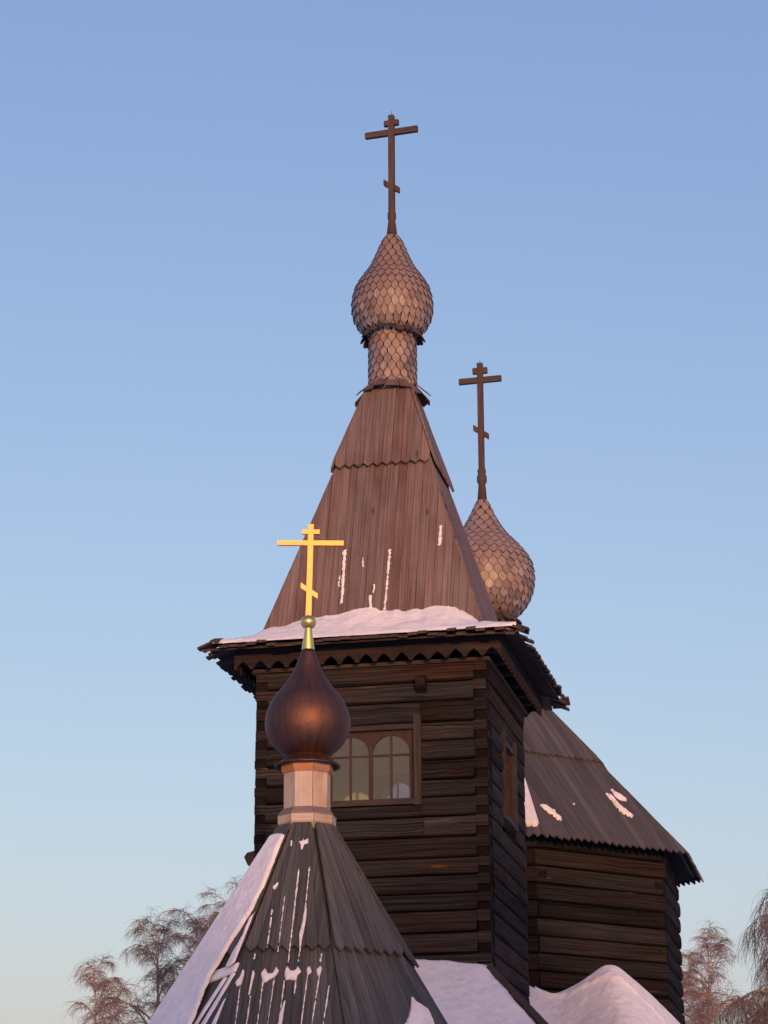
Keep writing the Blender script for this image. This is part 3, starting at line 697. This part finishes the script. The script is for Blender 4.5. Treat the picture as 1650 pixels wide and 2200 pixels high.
for k in (0, 1, 2, 7):
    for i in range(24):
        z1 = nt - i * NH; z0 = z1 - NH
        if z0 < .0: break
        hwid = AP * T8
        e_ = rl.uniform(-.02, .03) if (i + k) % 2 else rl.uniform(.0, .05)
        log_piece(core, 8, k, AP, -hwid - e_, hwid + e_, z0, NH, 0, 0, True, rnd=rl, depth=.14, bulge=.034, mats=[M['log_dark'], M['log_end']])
        a = math.pi / 4 * k; d = np.array([math.sin(a), -math.cos(a), 0]); U = np.array([math.cos(a), math.sin(a), 0])
        if (i + k) % 2:
            for s_e in (-1, 1):                      # end of the lapped log of the neighbouring side
                m = MB(); u_ = s_e * (hwid - rl.uniform(.12, .16)); hh = rl.uniform(.06, .08)
                m.prism([(u_ - .1, z0 + NH / 2 - hh), (u_ + .1, z0 + NH / 2 - hh), (u_ + .1, z0 + NH / 2 + hh), (u_ - .1, z0 + NH / 2 + hh)], d * AP, U, (0, 0, 1), d, -.05, .03); m.build('log_end', M['log_end'], core)
b = MB(); 
for k in range(8):
    O8, U8, V8, N8, H8, h0, h1 = face_frame(8, k, APE - .05, z_ev, R_NECK - .1, z_apex + .1, -.03)
    b.prism([(-h0, 0), (h0, 0), (h1, H8), (-h1, H8)], O8, U8, V8, N8, -.02, .028)
nroof = b.build('roof', M['eave'], nave)
zb8 = zat(NX + 1.0, NY - 2.2, 1618)
def roof8(r): return z_ev + (APE - r) / (APE - R_NECK) * (z_apex - .1 - z_ev)
q = W2N(hit(1190, 1626, N2W(face_frame(8, 1, APE, z_ev, R_NECK, z_apex - .1)[0]), NM[:3, :3] @ face_frame(8, 1, APE, z_ev, R_NECK, z_apex - .1)[3]))
zb8 = q[2]; rb8 = ap8(zb8)
tent_tier(nroof, 8, APE + .06, roof8(APE + .06), ap8(zb8 + .3), zb8 + .3, .165, .0, .03, .1, 'nave', sides=(0, 1, 2, 7), endvar=.02)
tent_tier(nroof, 8, rb8, zb8, R_NECK - .05, roof8(R_NECK - .05), .165, .05, .03, .07, 'nave', sides=(0, 1, 2, 7), endvar=.01)
NR2 = .6
zN1 = zat(NX, NY, 1335)
b = MB(); b.lathe([(NR2 - .04, z_apex - .6), (NR2 - .04, zN1 + .1)], 28); drum2 = b.build('neck_drum', M['eave'], nave)
shingle_rows(drum2, [(NR2 - .015, z_apex - .3), (NR2 - .02, zN1)], .18, .17, 'neck_shingle', CPOS)
d2 = [(1334, 52), (1323, 67), (1314.5, 79), (1302, 90), (1285, 101), (1267, 106.5), (1249, 109), (1236, 109), (1216, 105.5), (1200, 97), (1184, 84.5), (1167, 68), (1153, 52), (1131, 36), (1118, 28), (1098, 17), (1078, 9)]
dp2 = prof_px(d2, NX, NY, .965)
b = MB(); b.lathe([(r * .94 - .012, z) for r, z in dp2], 48); dome2 = b.build('onion_dome', M['eave'], nave)
shingle_rows(dome2, dp2, .19, .165, 'shingle', CPOS, phase=1)
zk3 = zat(NX, NY, 1328)
skirt_ring(dome2, .58, zk3 + .03, .84, zk3 - .2, 26, 1.0, 'skirt_board', 'eave', seed=8)
Z2 = lambda y: zat(NX, NY, y)
s2 = 1 / pxm(NX, NY, Z2(950))
b = MB(); b.lathe([(10.5 * s2, Z2(1077)), (7.5 * s2, Z2(1040)), (10.5 * s2, Z2(1036)), (10.8 * s2, Z2(1026)), (8.5 * s2, Z2(1019)), (7 * s2, Z2(1018)), (9.3 * s2, Z2(1015)), (9.3 * s2, Z2(1010)), (6 * s2, Z2(1006))], 20); b.build('cross_base', M['cross'], nave)
cross_part(nave, 0, 0, Z2(1012), Z2(781), 6 * s2, [(Z2(797), 16 * s2, 6.4 * s2), (Z2(817), 46.7 * s2, 6.2 * s2)], 'cross', (Z2(918), Z2(939), 16.5 * s2, 6.2 * s2), .055, rz=D2R(-2), tip=.1)
# snow on its roof
sn = MB()
def roof_patch(k, pts, th, seed, n=8, M3=NM, r0=APE, z0=z_ev, r1=R_NECK, z1=z_apex - .1, off=.045, res=.025, edge=.05, rough=.5, ns=6):
    Of, Uf, Vf, Nf, Hf, g0, g1 = face_frame(n, k, r0, z0, r1, z1, off)
    pl = []
    for p in pts:
        w = hit(p[0], p[1], M3[:3, :3] @ Of + M3[:3, 3], M3[:3, :3] @ Nf); l_ = M3[:3, :3].T @ (w - M3[:3, 3]) - Of
        pl.append((l_.dot(Uf), l_.dot(Vf)))
    snow_sheet(sn, pl, Of, Uf, Vf, Nf, th, res, edge, seed, rough, ns, lim=(g0, g1, Hf))
roof_patch(0, [(780, 1590), (1060, 1590), (1124, 1658), (1146, 1700), (1160, 1765), (1152, 1775), (780, 1775)], .09, 31, rough=.8, res=.03)
roof_patch(1, [(1158, 1728), (1172, 1730), (1190, 1742), (1207, 1763), (1200, 1764), (1180, 1748)], .05, 32, rough=1.0, ns=9, res=.018)
roof_patch(1, [(1300, 1703), (1312, 1710), (1330, 1730), (1350, 1748), (1360, 1754), (1356, 1758), (1340, 1752), (1320, 1730)], .06, 33, rough=1.0, ns=9, res=.018)
roof_patch(1, [(1312, 1696), (1330, 1708), (1348, 1720), (1342, 1723), (1326, 1716)], .05, 34, rough=1.0, ns=9, res=.018)
roof_patch(1, [(1229, 1724), (1234, 1725), (1237, 1730), (1231, 1729)], .03, 35)
so = sn.build('snow', M['snow']); so.location = (NX, NY, 0); so.rotation_euler = (0, 0, -PHI)
tag(so, 'patches of pink lit snow left on the plank roof of the octagonal church', 'snow', kind='stuff')

b = dome_snow(dp2, None, D2R(-80), D2R(0), zat(NX, NY, 1185), zat(NX, NY, 1095), 6)
o = b.build('snow', M['snow']); o.location = (NX, NY, 0); o.rotation_euler = (0, 0, -PHI); tag(o, 'thin snow on the left shoulder of the church dome behind the tent roof', 'snow', kind='stuff')
# ================================================================== CHAPEL in front
CY = 30.0
CX = (660 - 825) / FPX * (np.array([0, CY, zat(0, CY, 1700)]) - CPOS).dot(FWD)
CX += CR[0] * 0
px_, _ = proj((CX, CY, zat(CX, CY, 1700))); CX += (660 - px_) / pxm(CX, CY, zat(CX, CY, 1700))
ROTC = D2R(-7.6)
chapel = thing('chapel', (CX, CY, 0), ROTC, 'small grey plank tent-roofed chapel with brown copper onion dome in front of the tower', 'chapel')
bpy.context.view_layer.update()
CM = np.array(chapel.matrix_world)
Zc = lambda y: zat(CX, CY, y)
sC = lambda y: 1 / pxm(CX, CY, Zc(y))
C8 = math.cos(math.pi / 8)
# tent: apothems from the silhouette
r_t0 = 52 * sC(1785) * C8; zt0 = Zc(1785)
r_b = 233 * sC(2068) * C8; zb_ = Zc(2068)
sl = (r_b - r_t0) / (zt0 - zb_)
z_low = Zc(2068) - 2.0; r_low = r_t0 + sl * (zt0 - z_low) * 1.0
b = MB()
for k in range(8):
    O8, U8, V8, N8, H8, h0, h1 = face_frame(8, k, r_low - .05, z_low, r_t0 - .03, zt0, -.03)
    b.prism([(-h0, 0), (h0, 0), (h1, H8), (-h1, H8)], O8, U8, V8, N8, -.02, .024)
ctent = b.build('tent_roof', M['grey'], chapel)
tent_tier(ctent, 8, r_low, z_low, r_b - .25 * sl, zb_ + .25, .165, .0, .024, .06, 'grey', taper=True, sides=(0, 1, 2, 7, 6), jit=.007)
tent_tier(ctent, 8, r_b, zb_, r_t0, zt0, .148, .06, .03, .085, 'grey', taper=True, sides=(0, 1, 2, 7, 6), jit=.007)
# body below (under the picture's lower edge)
b = MB()
for k in range(8):
    O8, U8, V8, N8, H8, h0, h1 = face_frame(8, k, r_low - .45, 0, r_low - .45, z_low + .35)
    b.prism([(-h0, 0), (h0, 0), (h1, H8), (-h1, H8)], O8, U8, V8, N8, -.15, 0, uvs=[(0, -h0), (0, h0), (H8, h1), (H8, -h1)])
b.build('wall', M['casing'], chapel)
# wooden drum: eight faces, collar ring and head moulding
def ring8(prof, name, mat, sides=range(8)):
    root = None
    for k in range(8):
        m = MB()
        for (ra, za), (rb, zb2) in zip(prof[:-1], prof[1:]):
            Of, Uf, Vf, Nf, Hf, h0, h1 = face_frame(8, k, ra, za, rb, zb2); h0 -= .0025; h1 -= .0025
            m.add([Of - Uf * h0, Of + Uf * h0, Of + Vf * Hf + Uf * h1, Of + Vf * Hf - Uf * h1], [[0, 1, 2, 3]], [(za, -h0), (za, h0), (zb2, h1), (zb2, -h1)] if name != 'drum_panel' else [(-h0, za), (h0, za), (h1, zb2), (-h1, zb2)])
        m.build(name, M[mat], chapel)
A_ = lambda px, y: px * sC(y) * C8
b = MB(); b.lathe([(A_(50, 1700) , Zc(1790)), (A_(50, 1700), Zc(1645))], 8, rot=math.pi / 8, smooth=False); b.build('drum_core', M['eave'], chapel)
ring8([(A_(51.5, 1700), Zc(1745)), (A_(51.5, 1700), Zc(1655))], 'drum_panel', 'pine')
ring8([(A_(51, 1785), Zc(1789)), (A_(55, 1785), Zc(1787)), (A_(64.5, 1765), Zc(1773)), (A_(64.5, 1765), Zc(1757))], 'collar_board', 'pine')
ring8([(A_(65.5, 1765), Zc(1757.5)), (A_(65.5, 1765), Zc(1755)), (A_(53, 1745), Zc(1741)), (A_(50, 1745), Zc(1740))], 'collar_cap', 'pine_grey')
ring8([(A_(51, 1660), Zc(1666)), (A_(54, 1660), Zc(1664)), (A_(57.5, 1660), Zc(1659)), (A_(58, 1650), Zc(1645)), (A_(50, 1650), Zc(1642))], 'head_moulding', 'pine_red')
# copper flashing, collar, onion
def pp(rows): return [(r * sC(y), Zc(y)) for y, r in rows]
b = MB(); b.lathe(pp([(1647, 64), (1649, 71), (1646, 71.5), (1640, 62), (1631, 50), (1625, 45), (1621, 42)]), 48, cap=False); b.build('copper_flashing', M['copper'], chapel)
b = MB(); b.lathe(pp([(1624, 43.5), (1622, 44.5), (1616, 44.5), (1614, 42)]), 48, cap=False); b.build('copper_collar', M['copper'], chapel)
odp = [(1628, 36), (1624, 44), (1619, 55), (1607, 70.5), (1596, 79.5), (1584, 86), (1573, 90), (1561, 91.8), (1550, 92), (1539, 90.5), (1528, 87.5), (1507, 78.5), (1494, 69), (1471, 49), (1448, 34), (1425.5, 24), (1396, 13.5)]
# smooth the profile
ys = np.array([p[0] for p in odp]); rr_ = np.array([p[1] for p in odp])
tt = np.linspace(0, len(odp) - 1, 60); yy_ = np.interp(tt, np.arange(len(odp)), ys); ri = np.interp(tt, np.arange(len(odp)), rr_)
ker = np.array([1, 2, 3, 2, 1]) / 9
ri2 = np.convolve(np.pad(ri, 2, mode='edge'), ker, 'valid'); yi2 = np.convolve(np.pad(yy_, 2, mode='edge'), ker, 'valid')
b = MB(); b.lathe([(r * sC(y), Zc(y)) for y, r in zip(yi2, ri2)], 72); cdome = b.build('onion_dome', M['copper'], chapel)
# standing seams of the copper sheets
for i in range(12):
    a = 2 * math.pi * (i + .35) / 12; d = np.array([math.sin(a), -math.cos(a), 0]); U = np.array([math.cos(a), math.sin(a), 0]); m = MB(); vt = []
    for y, r in list(zip(yi2, ri2))[4:-2:2]:
        p = d * (r * sC(y)) + np.array([0, 0, Zc(y)]); vt += [p - U * .004 - d * .001, p + d * .0012, p + U * .004 - d * .001]
    m.add(vt, [[3 * j + q, 3 * j + q + 1, 3 * j + q + 4, 3 * j + q + 3] for j in range(len(vt) // 3 - 1) for q in (0, 1)], None, 0, True)
    m.build('copper_seam', M['copper'], cdome)
b = MB(); b.lathe(pp([(1397, 13.8), (1395, 13.9), (1346, 7.0), (1344, 7.0)]), 32); b.build('gold_cone', M['gold'], chapel)
bz = Zc(1337); br = 17 * sC(1337)
b = MB(); b.lathe([(max(.003, br * math.sin(t)), bz - br * .93 * math.cos(t)) for t in np.linspace(.02, math.pi - .02, 25)], 36); b.build('gold_ball', M['gold'], chapel)
s3 = sC(1220)
gc = cross_part(chapel, 0, 0, Zc(1325), Zc(1126), 5.8 * s3, [(Zc(1142), 18.8 * s3, 5 * s3), (Zc(1166), 71.3 * s3, 5.3 * s3)], 'gold_leaf', (Zc(1257), Zc(1280), 18.3 * s3, 5.7 * s3), .028, rz=D2R(5.5))
gc.rotation_euler = (0, D2R(1.2), D2R(5.5)); gc.location = (-Zc(1325) * math.sin(D2R(1.2)), 0, 0)

# --- snow on the chapel roof
sn = MB(); NMs, APs = NM, APE
def cp(k, pts, th, seed, off=.092, res=.014, edge=.03, rough=.45, ns=9, low=False):
    roof_patch(k, pts, th, seed, 8, CM, r_b, zb_, r_t0, zt0, off=(.026 if low else off), res=res, edge=edge, rough=rough, ns=ns)
# thick slab on the left side (k=7) with strips beside it
cp(7, [(560, 1797), (616, 1792), (621, 1797), (614, 1815), (586, 1868), (543, 1955), (480, 2055), (455, 2095), (410, 2205), (400, 2230), (240, 2230), (290, 2200), (390, 2060), (505, 1880), (545, 1822)], .035, 41, res=.014, edge=.04, rough=1.1, ns=5)
cp(7, [(614, 1812), (600, 1837), (583, 1868), (557, 1922), (547, 1938), (545, 1932), (575, 1880), (603, 1823)], .03, 42, edge=.02)
cp(7, [(580, 1914), (566, 1946), (547, 1994), (524, 2050), (500, 2070), (484, 2080), (499, 2049), (521, 2011), (537, 1973)], .018, 43, edge=.02, rough=1.0, ns=12)
cp(7, [(612, 1845), (604, 1865), (585, 1905), (560, 1950), (572, 1915), (595, 1870)], .008, 49, edge=.015, rough=1.2, ns=14)
cp(7, [(450, 2092), (462, 2088), (520, 2066), (512, 2085), (455, 2112), (445, 2115)], .03, 44, low=True)
for i, (a, c) in enumerate((((500, 2090), (425, 2215)), ((512, 2090), (448, 2215)), ((482, 2100), (408, 2215)))):
    cp(7, [a, (a[0] + 7, a[1]), (c[0] + 8, c[1]), c], .016, 45 + i, low=True, edge=.02)
# streaks and pockets on the front side (k=0)
cp(0, [(641, 1808), (650, 1806), (652, 1800), (654, 1806), (662, 1802), (662, 1811), (653, 1815), (650, 1826), (646, 1824), (646, 1815)], .015, 51, edge=.015, res=.01)
cp(0, [(625, 1806), (628, 1805), (627, 1817), (624, 1818)], .012, 52, edge=.012, res=.01)
cp(0, [(585, 1905), (598, 1895), (597, 1901), (592, 1911), (587, 1911)], .014, 53, edge=.014, res=.01)
def streak(k, a, c, w0, w1, seed, low=False):
    cp(k, [(a[0] - w0, a[1]), (a[0] + w0, a[1]), (c[0] + w1, c[1]), (c[0] - w1, c[1])], .01, seed, edge=.012, res=.01, rough=.8, ns=24, low=low)
streak(0, (642, 1867), (619, 2068), 1.6, 1.3, 54); streak(0, (665, 1862), (655, 1960), 1.4, 1.4, 55)
cp(0, [(655, 1945), (660, 1952), (659, 1966), (655, 1990), (650, 2015), (646, 2038), (643, 2035), (642, 2008), (650, 1980)], .02, 56, edge=.018, res=.011)
streak(0, (645, 2035), (641, 2066), 1.2, 1.0, 57); streak(0, (612, 1925), (597, 2045), 1.2, 1, 58); streak(0, (583, 1970), (574, 2035), 1.1, 1, 59)
streak(0, (548, 2048), (546, 2060), 2, 1.5, 60); streak(0, (691, 2048), (688, 2066), 1.4, 1.4, 61); cp(0, [(583, 1953), (587, 1955), (584, 1966), (581, 1966)], .012, 62, edge=.012, res=.01)
for i, pts in enumerate(([(520, 2085), (523, 2082), (526, 2088), (518, 2118), (508, 2120), (505, 2112), (515, 2100)], [(541, 2088), (546, 2082), (548, 2092), (541, 2120), (536, 2142), (533, 2136), (538, 2110)],
        [(560, 2092), (570, 2080), (576, 2092), (586, 2092), (594, 2076), (599, 2086), (594, 2096), (586, 2102), (570, 2112), (564, 2110)],
        [(612, 2086), (617, 2075), (625, 2086), (633, 2086), (641, 2075), (648, 2088), (640, 2095), (637, 2108), (622, 2104), (614, 2106), (611, 2096)],
        [(659, 2082), (665, 2075), (670, 2088), (664, 2094), (661, 2096), (659, 2090)], [(680, 2084), (690, 2075), (692, 2082), (687, 2096), (682, 2096)])):
    cp(0, pts, .03, 70 + i, edge=.02, res=.012, low=True, rough=.3)
for i, (a, c) in enumerate((((516, 2118), (504, 2215)), ((538, 2140), (528, 2215)), ((565, 2110), (551, 2215)), ((590, 2098), (573, 2215)), ((611, 2106), (597, 2215)), ((636, 2108), (632, 2140)), ((661, 2094), (645, 2215)), ((686, 2096), (668, 2215)), ((707, 2118), (692, 2215)))):
    streak(0, a, c, 1.5, 1.1, 80 + i, low=True)
cp(0, [(610, 2150), (614, 2150), (608, 2180), (605, 2215), (598, 2215), (601, 2180)], .02, 92, edge=.02, low=True)
cp(1, [(884, 2140), (892, 2152), (905, 2158), (918, 2168), (930, 2190), (936, 2215), (860, 2215), (872, 2195), (882, 2170)], .03, 93, edge=.03, low=True, rough=.7)
so = sn.build('snow', M['snow']); so.location = (CX, CY, 0); so.rotation_euler = (0, 0, ROTC)
tag(so, 'snow slab and thin snow streaks clinging to the grey chapel tent', 'snow', kind='stuff')

# ================================================================== LOWER PORCH ROOFS
def heightfield(fun, x0, x1, y0, y1, nx, ny):
    vt = []; 
    for i in range(nx):
        for j in range(ny):
            x = x0 + (x1 - x0) * i / (nx - 1); y = y0 + (y1 - y0) * j / (ny - 1); vt.append((x, y, fun(x, y)))
    return vt, [[i * ny + j, (i + 1) * ny + j, (i + 1) * ny + j + 1, i * ny + j + 1] for i in range(nx - 1) for j in range(ny - 1)]
# porch in front of the tower: lean-to slope falling towards the camera, hip board on its right
zr = tz(1.0, -W, 2074); SLP = .78
porch = thing('porch', tuple(T2W(0, -W - 1.7)), -PHI, 'snow covered lean-to porch roof at the foot of the log bell tower', 'porch')
bpy.context.view_layer.update()
PM = np.array(porch.matrix_world)
def W2P(p): return PM[:3, :3].T @ (np.array(p) - PM[:3, 3])
yb = 1.66
pn = np.array([0, -SLP, 1.0]); pn /= np.linalg.norm(pn)     # plane normal (local): z = zr - SLP*(yb - y)
p0w = PM[:3, :3] @ np.array([0, yb, zr]) + PM[:3, 3]; pnw = PM[:3, :3] @ pn
e0 = W2P(hit(1056, 2086, p0w, pnw)); e1 = W2P(hit(1166, 2202, p0w, pnw))
print('hip', e0, e1)
ed = (e1 - e0); ext = e0 + ed * 1.9
def pz(y): return zr - SLP * (yb - y)
b = MB(); ynear = ext[1]
b.add([(-2.6, yb, pz(yb)), (e0[0], yb, pz(yb)), (e0[0], e0[1], pz(e0[1])), (ext[0], ext[1], pz(ext[1])), (-2.6, ext[1], pz(ext[1])),
       (-2.6, yb, pz(yb) - .06), (e0[0], yb, pz(yb) - .06), (e0[0], e0[1], pz(e0[1]) - .06), (ext[0], ext[1], pz(ext[1]) - .06), (-2.6, ext[1], pz(ext[1]) - .06)],
      [[4, 3, 2, 1, 0], [5, 6, 7, 8, 9], [3, 4, 9, 8], [2, 3, 8, 7]]); b.build('roof', M['grey'], porch)
b = MB(); dr = ed / np.linalg.norm(ed); sd = np.cross(dr, pn); 
b.prism([(-.02, -.055), (np.linalg.norm(ed) * 1.9, -.055), (np.linalg.norm(ed) * 1.9, .055), (-.02, .055)], e0 + sd * .02, dr, sd, pn, -.03, .09); b.build('hip_board', M['eave'], porch)
zw = pz(ynear) + .25
b = MB(); b.box(-2.3, e0[0] + .3, ynear + .35, yb + .1, -.2, zw); b.build('wall', M['log'], porch)
b = MB()
pl = []
for p in [(700, 2060), (888, 2064), (960, 2068), (1000, 2072), (1050, 2079), (1064, 2100), (1085, 2125), (1110, 2152), (1165, 2216), (1165, 2260), (700, 2260)]:
    l_ = W2P(hit(p[0], p[1], p0w, pnw)) - np.array([0, yb, zr]); pl.append((l_[0], l_.dot(np.array([0, 1, SLP]) / math.hypot(1, SLP))))
snow_sheet(b, pl, (0, yb, zr), (1, 0, 0), np.array([0, 1, SLP]) / math.hypot(1, SLP), pn, .1, .025, .12, 101, .35, 4)
o = b.build('snow', M['snow']); o.matrix_world = porch.matrix_world.copy()
tag(o, 'bluish snow sheet on the porch roof between chapel and tower', 'snow', kind='stuff')

# hipped porch roof in front of the octagonal church, deep under snow
HX, HY = 4.45, 43.6
def xat(px, Y, py): d = ray(px, py); return d[0] / d[1] * Y
z_hp = zat(xat(1310, HY, 2070), HY, 2070); HX = xat(1310, HY, 2070)
side = thing('side_porch', (HX, HY, 0), -PHI * .0, 'hip roofed side porch buried in pink snow before the octagonal church', 'porch')
prof = [(1040, 2080), (1100, 2098), (1125, 2113), (1150, 2127), (1180, 2138), (1205, 2133), (1240, 2112), (1280, 2087), (1300, 2073), (1310, 2069), (1320, 2073), (1345, 2090), (1380, 2118), (1430, 2166), (1468, 2206), (1520, 2265), (1600, 2360)]
pxs = [xat(p[0], HY, p[1]) - HX for p in prof]; pzs = [zat(xat(p[0], HY, p[1]), HY, p[1]) for p in prof]
def hz(x, y):
    base = float(np.mean(np.interp([x - .16, x - .08, x, x + .08, x + .16], pxs, pzs))) + .02; 
    f = .56 * (-y) if y < 0 else 1.3 * y
    n = .10 * float(fbm(x * 1.3 + 3, y * 1.3, 17)) + .05 * float(fbm(x * 5., y * 3., 18)) * (1 if -2.4 < y < -.25 else .3)
    # a slumped fold of snow across the slope
    s = y + .62 + .35 * (x - .3); n += .05 * math.exp(-(s / .1) ** 2) * (1 if -1.4 < x < .9 else 0) * (1 + float(fbm(x * 6, y * 6, 4)) * 2)
    return base - f + n - (.0 if y < -.06 else .0)
vt, fs = heightfield(hz, pxs[0], pxs[-1], -3.4, .9, 120, 100)
b = MB(); b.add(vt, fs, None, 0, True); o = b.build('snow', M['snow']); o.location = side.location
tag(o, 'deep pink snow blanket on the hipped side porch roof', 'snow', kind='stuff')
vt2, fs2 = heightfield(lambda x, y: hz(x, y) - .16, pxs[0], pxs[-1], -3.36, .86, 16, 14)
b = MB(); b.add(vt2, fs2); b.build('roof', M['grey'], side)
b = MB(); b.box(pxs[0] + .5, pxs[-1] - .8, -2.9, .7, -.2, 2.2); b.build('wall', M['log'], side)

# ================================================================== BIRCHES
def birch(name, px, top_row, Y, label, seed, spread=1.0, mat='twig', weep=1.0, lean=0.0, dense=1.0, vis_frac=.55, group=None):
    rr = random.Random(seed); X = xat(px, Y, 2150); Ht = zat(X, Y, top_row)
    t = thing(name, (X, Y, 0), rr.uniform(0, 6), label, 'tree', group)
    tv, tf = [], []; cv, cf = [], []
    def tube(pts, r0, r1, V_, F_, ns=3):
        b0 = len(V_); n = len(pts)
        for i, p in enumerate(pts):
            d = (pts[min(i + 1, n - 1)] - pts[max(i - 1, 0)]); d = d / (np.linalg.norm(d) + 1e-9)
            u = np.cross(d, (0, 0, 1.) if abs(d[2]) < .9 else (1., 0, 0)); u /= np.linalg.norm(u) + 1e-9; v = np.cross(d, u); r = r0 + (r1 - r0) * i / (n - 1)
            for k in range(ns):
                a = 2 * math.pi * k / ns; V_.append(p + r * (math.cos(a) * u + math.sin(a) * v))
        for i in range(n - 1):
            for k in range(ns): F_.append([b0 + i * ns + k, b0 + i * ns + (k + 1) % ns, b0 + (i + 1) * ns + (k + 1) % ns, b0 + (i + 1) * ns + k])
    def grow(p, d, L, n, droop, wob):
        pts = [p]; d = d / np.linalg.norm(d)
        for i in range(n):
            d = d + np.array([rr.uniform(-wob, wob), rr.uniform(-wob, wob), rr.uniform(-wob, wob) * .6 - droop * (i + .5) / n]); d /= np.linalg.norm(d)
            p = p + d * L / n; pts.append(p)
        return pts
    tr = [np.array([0, 0, -.1])]; d = np.array([lean, 0, 1.])
    NT = 14
    for i in range(NT):
        d = d + np.array([rr.uniform(-.05, .05), rr.uniform(-.05, .05), .02]); d /= np.linalg.norm(d); tr.append(tr[-1] + d * Ht / NT * 1.0)
    sc_ = Ht / tr[-1][2]; tr = [p * np.array([1, 1, sc_]) for p in tr]
    R = Ht * .011; tube(tr, R, .012, tv, tf, 8)
    trk = np.array(tr)
    def on_trunk(f):
        x = f * NT; i = min(int(x), NT - 1); return trk[i] + (trk[i + 1] - trk[i]) * (x - i)
    nl = int(34 * dense)
    for i in range(nl):
        f = .42 + .57 * (i + rr.random()) / nl
        a = rr.uniform(0, 2 * math.pi); el = rr.uniform(.7, 1.15)
        L = Ht * (.36 * (1 - f) + .07) * spread * rr.uniform(.75, 1.25)
        d = np.array([math.cos(a) * math.cos(el), math.sin(a) * math.cos(el), math.sin(el)])
        lb = grow(on_trunk(f), d, L, 8, .28 * weep, .12); tube(lb, R * (1.05 - f) * .75 + .014, .009, tv, tf, 5)
        ns_ = int((8 + L * 5.0) * dense)
        for j in range(ns_):
            g_ = rr.uniform(.2, 1.0) * 8; k = min(int(g_), 7); p = lb[k] + (lb[k + 1] - lb[k]) * (g_ - k)
            a2 = rr.uniform(0, 2 * math.pi); dd = (lb[k + 1] - lb[k]) / np.linalg.norm(lb[k + 1] - lb[k]) * .7 + np.array([math.cos(a2), math.sin(a2), rr.uniform(-.1, .5)]) * .7
            L2 = rr.uniform(.35, .95) * (L * .35 + .45) * (1 if f < .9 else .7)
            sb = grow(p, dd, L2, 6, .42 * weep, .2); tube(sb, .01, .006, cv, cf)
            for q in range(int(rr.uniform(8, 13) * dense)):
                g2 = rr.uniform(.15, 1.0) * 6; k2 = min(int(g2), 5); p2 = sb[k2] + (sb[k2 + 1] - sb[k2]) * (g2 - k2)
                a3 = rr.uniform(0, 2 * math.pi); d3 = (sb[k2 + 1] - sb[k2]) / np.linalg.norm(sb[k2 + 1] - sb[k2]) * .6 + np.array([math.cos(a3), math.sin(a3), rr.uniform(-.3, .3)]) * .7
                tw = grow(p2, d3, rr.uniform(.22, .65) * (1 + .7 * (weep - 1)), 3, .75 * weep, .28); tube(tw, .005, .0032, cv, cf)
    b = MB(); b.add(tv, tf); b.build('trunk', M['bark'], t)
    b = MB(); b.add(cv, cf); b.build('crown', M[mat], t)
    return t
GR = 'bare birches behind the church'
birch('birch_tree', 242, 2075, 92, 'low bare birch at the far left edge of the birch clump', 1, lean=-.03, group=GR, spread=1.0)
birch('birch_tree', 328, 1990, 96, 'tall greyish bare birch in the middle of the left clump', 2, dense=1.1, mat='twig_grey', weep=1.2, group=GR, spread=.95)
birch('birch_tree', 438, 1975, 88, 'reddish bare birch just left of the snowy chapel slope', 3, group=GR, lean=.02, dense=1.05)
birch('birch_tree', 522, 1940, 104, 'bare birch mostly hidden behind the chapel tent', 4, mat='twig_grey', group=GR)
birch('birch_tree', 1530, 2030, 98, 'reddish bare birch beside the right wall of the octagonal church', 5, group=GR, spread=.9, dense=1.2)
birch('birch_tree', 1482, 2078, 106, 'small bare birch peeking out behind the octagonal church corner', 6, group=GR, spread=.8)
birch('birch_tree', 1592, 2110, 108, 'low reddish bare birch between its taller right neighbours', 8, group=GR, spread=.9)
birch('birch_tree', 1642, 1850, 62, 'dark weeping birch cut by the right edge of the picture', 7, mat='twig_grey', weep=2.0, group=GR, dense=1.15, spread=.9)
print('shingles', n1, n2, 'zbase', z_base, 'zbrk', z_brk, 'zneck', z_neck0, 'ZE', ZE, 'ztop', z_top, 'chapel', CX)
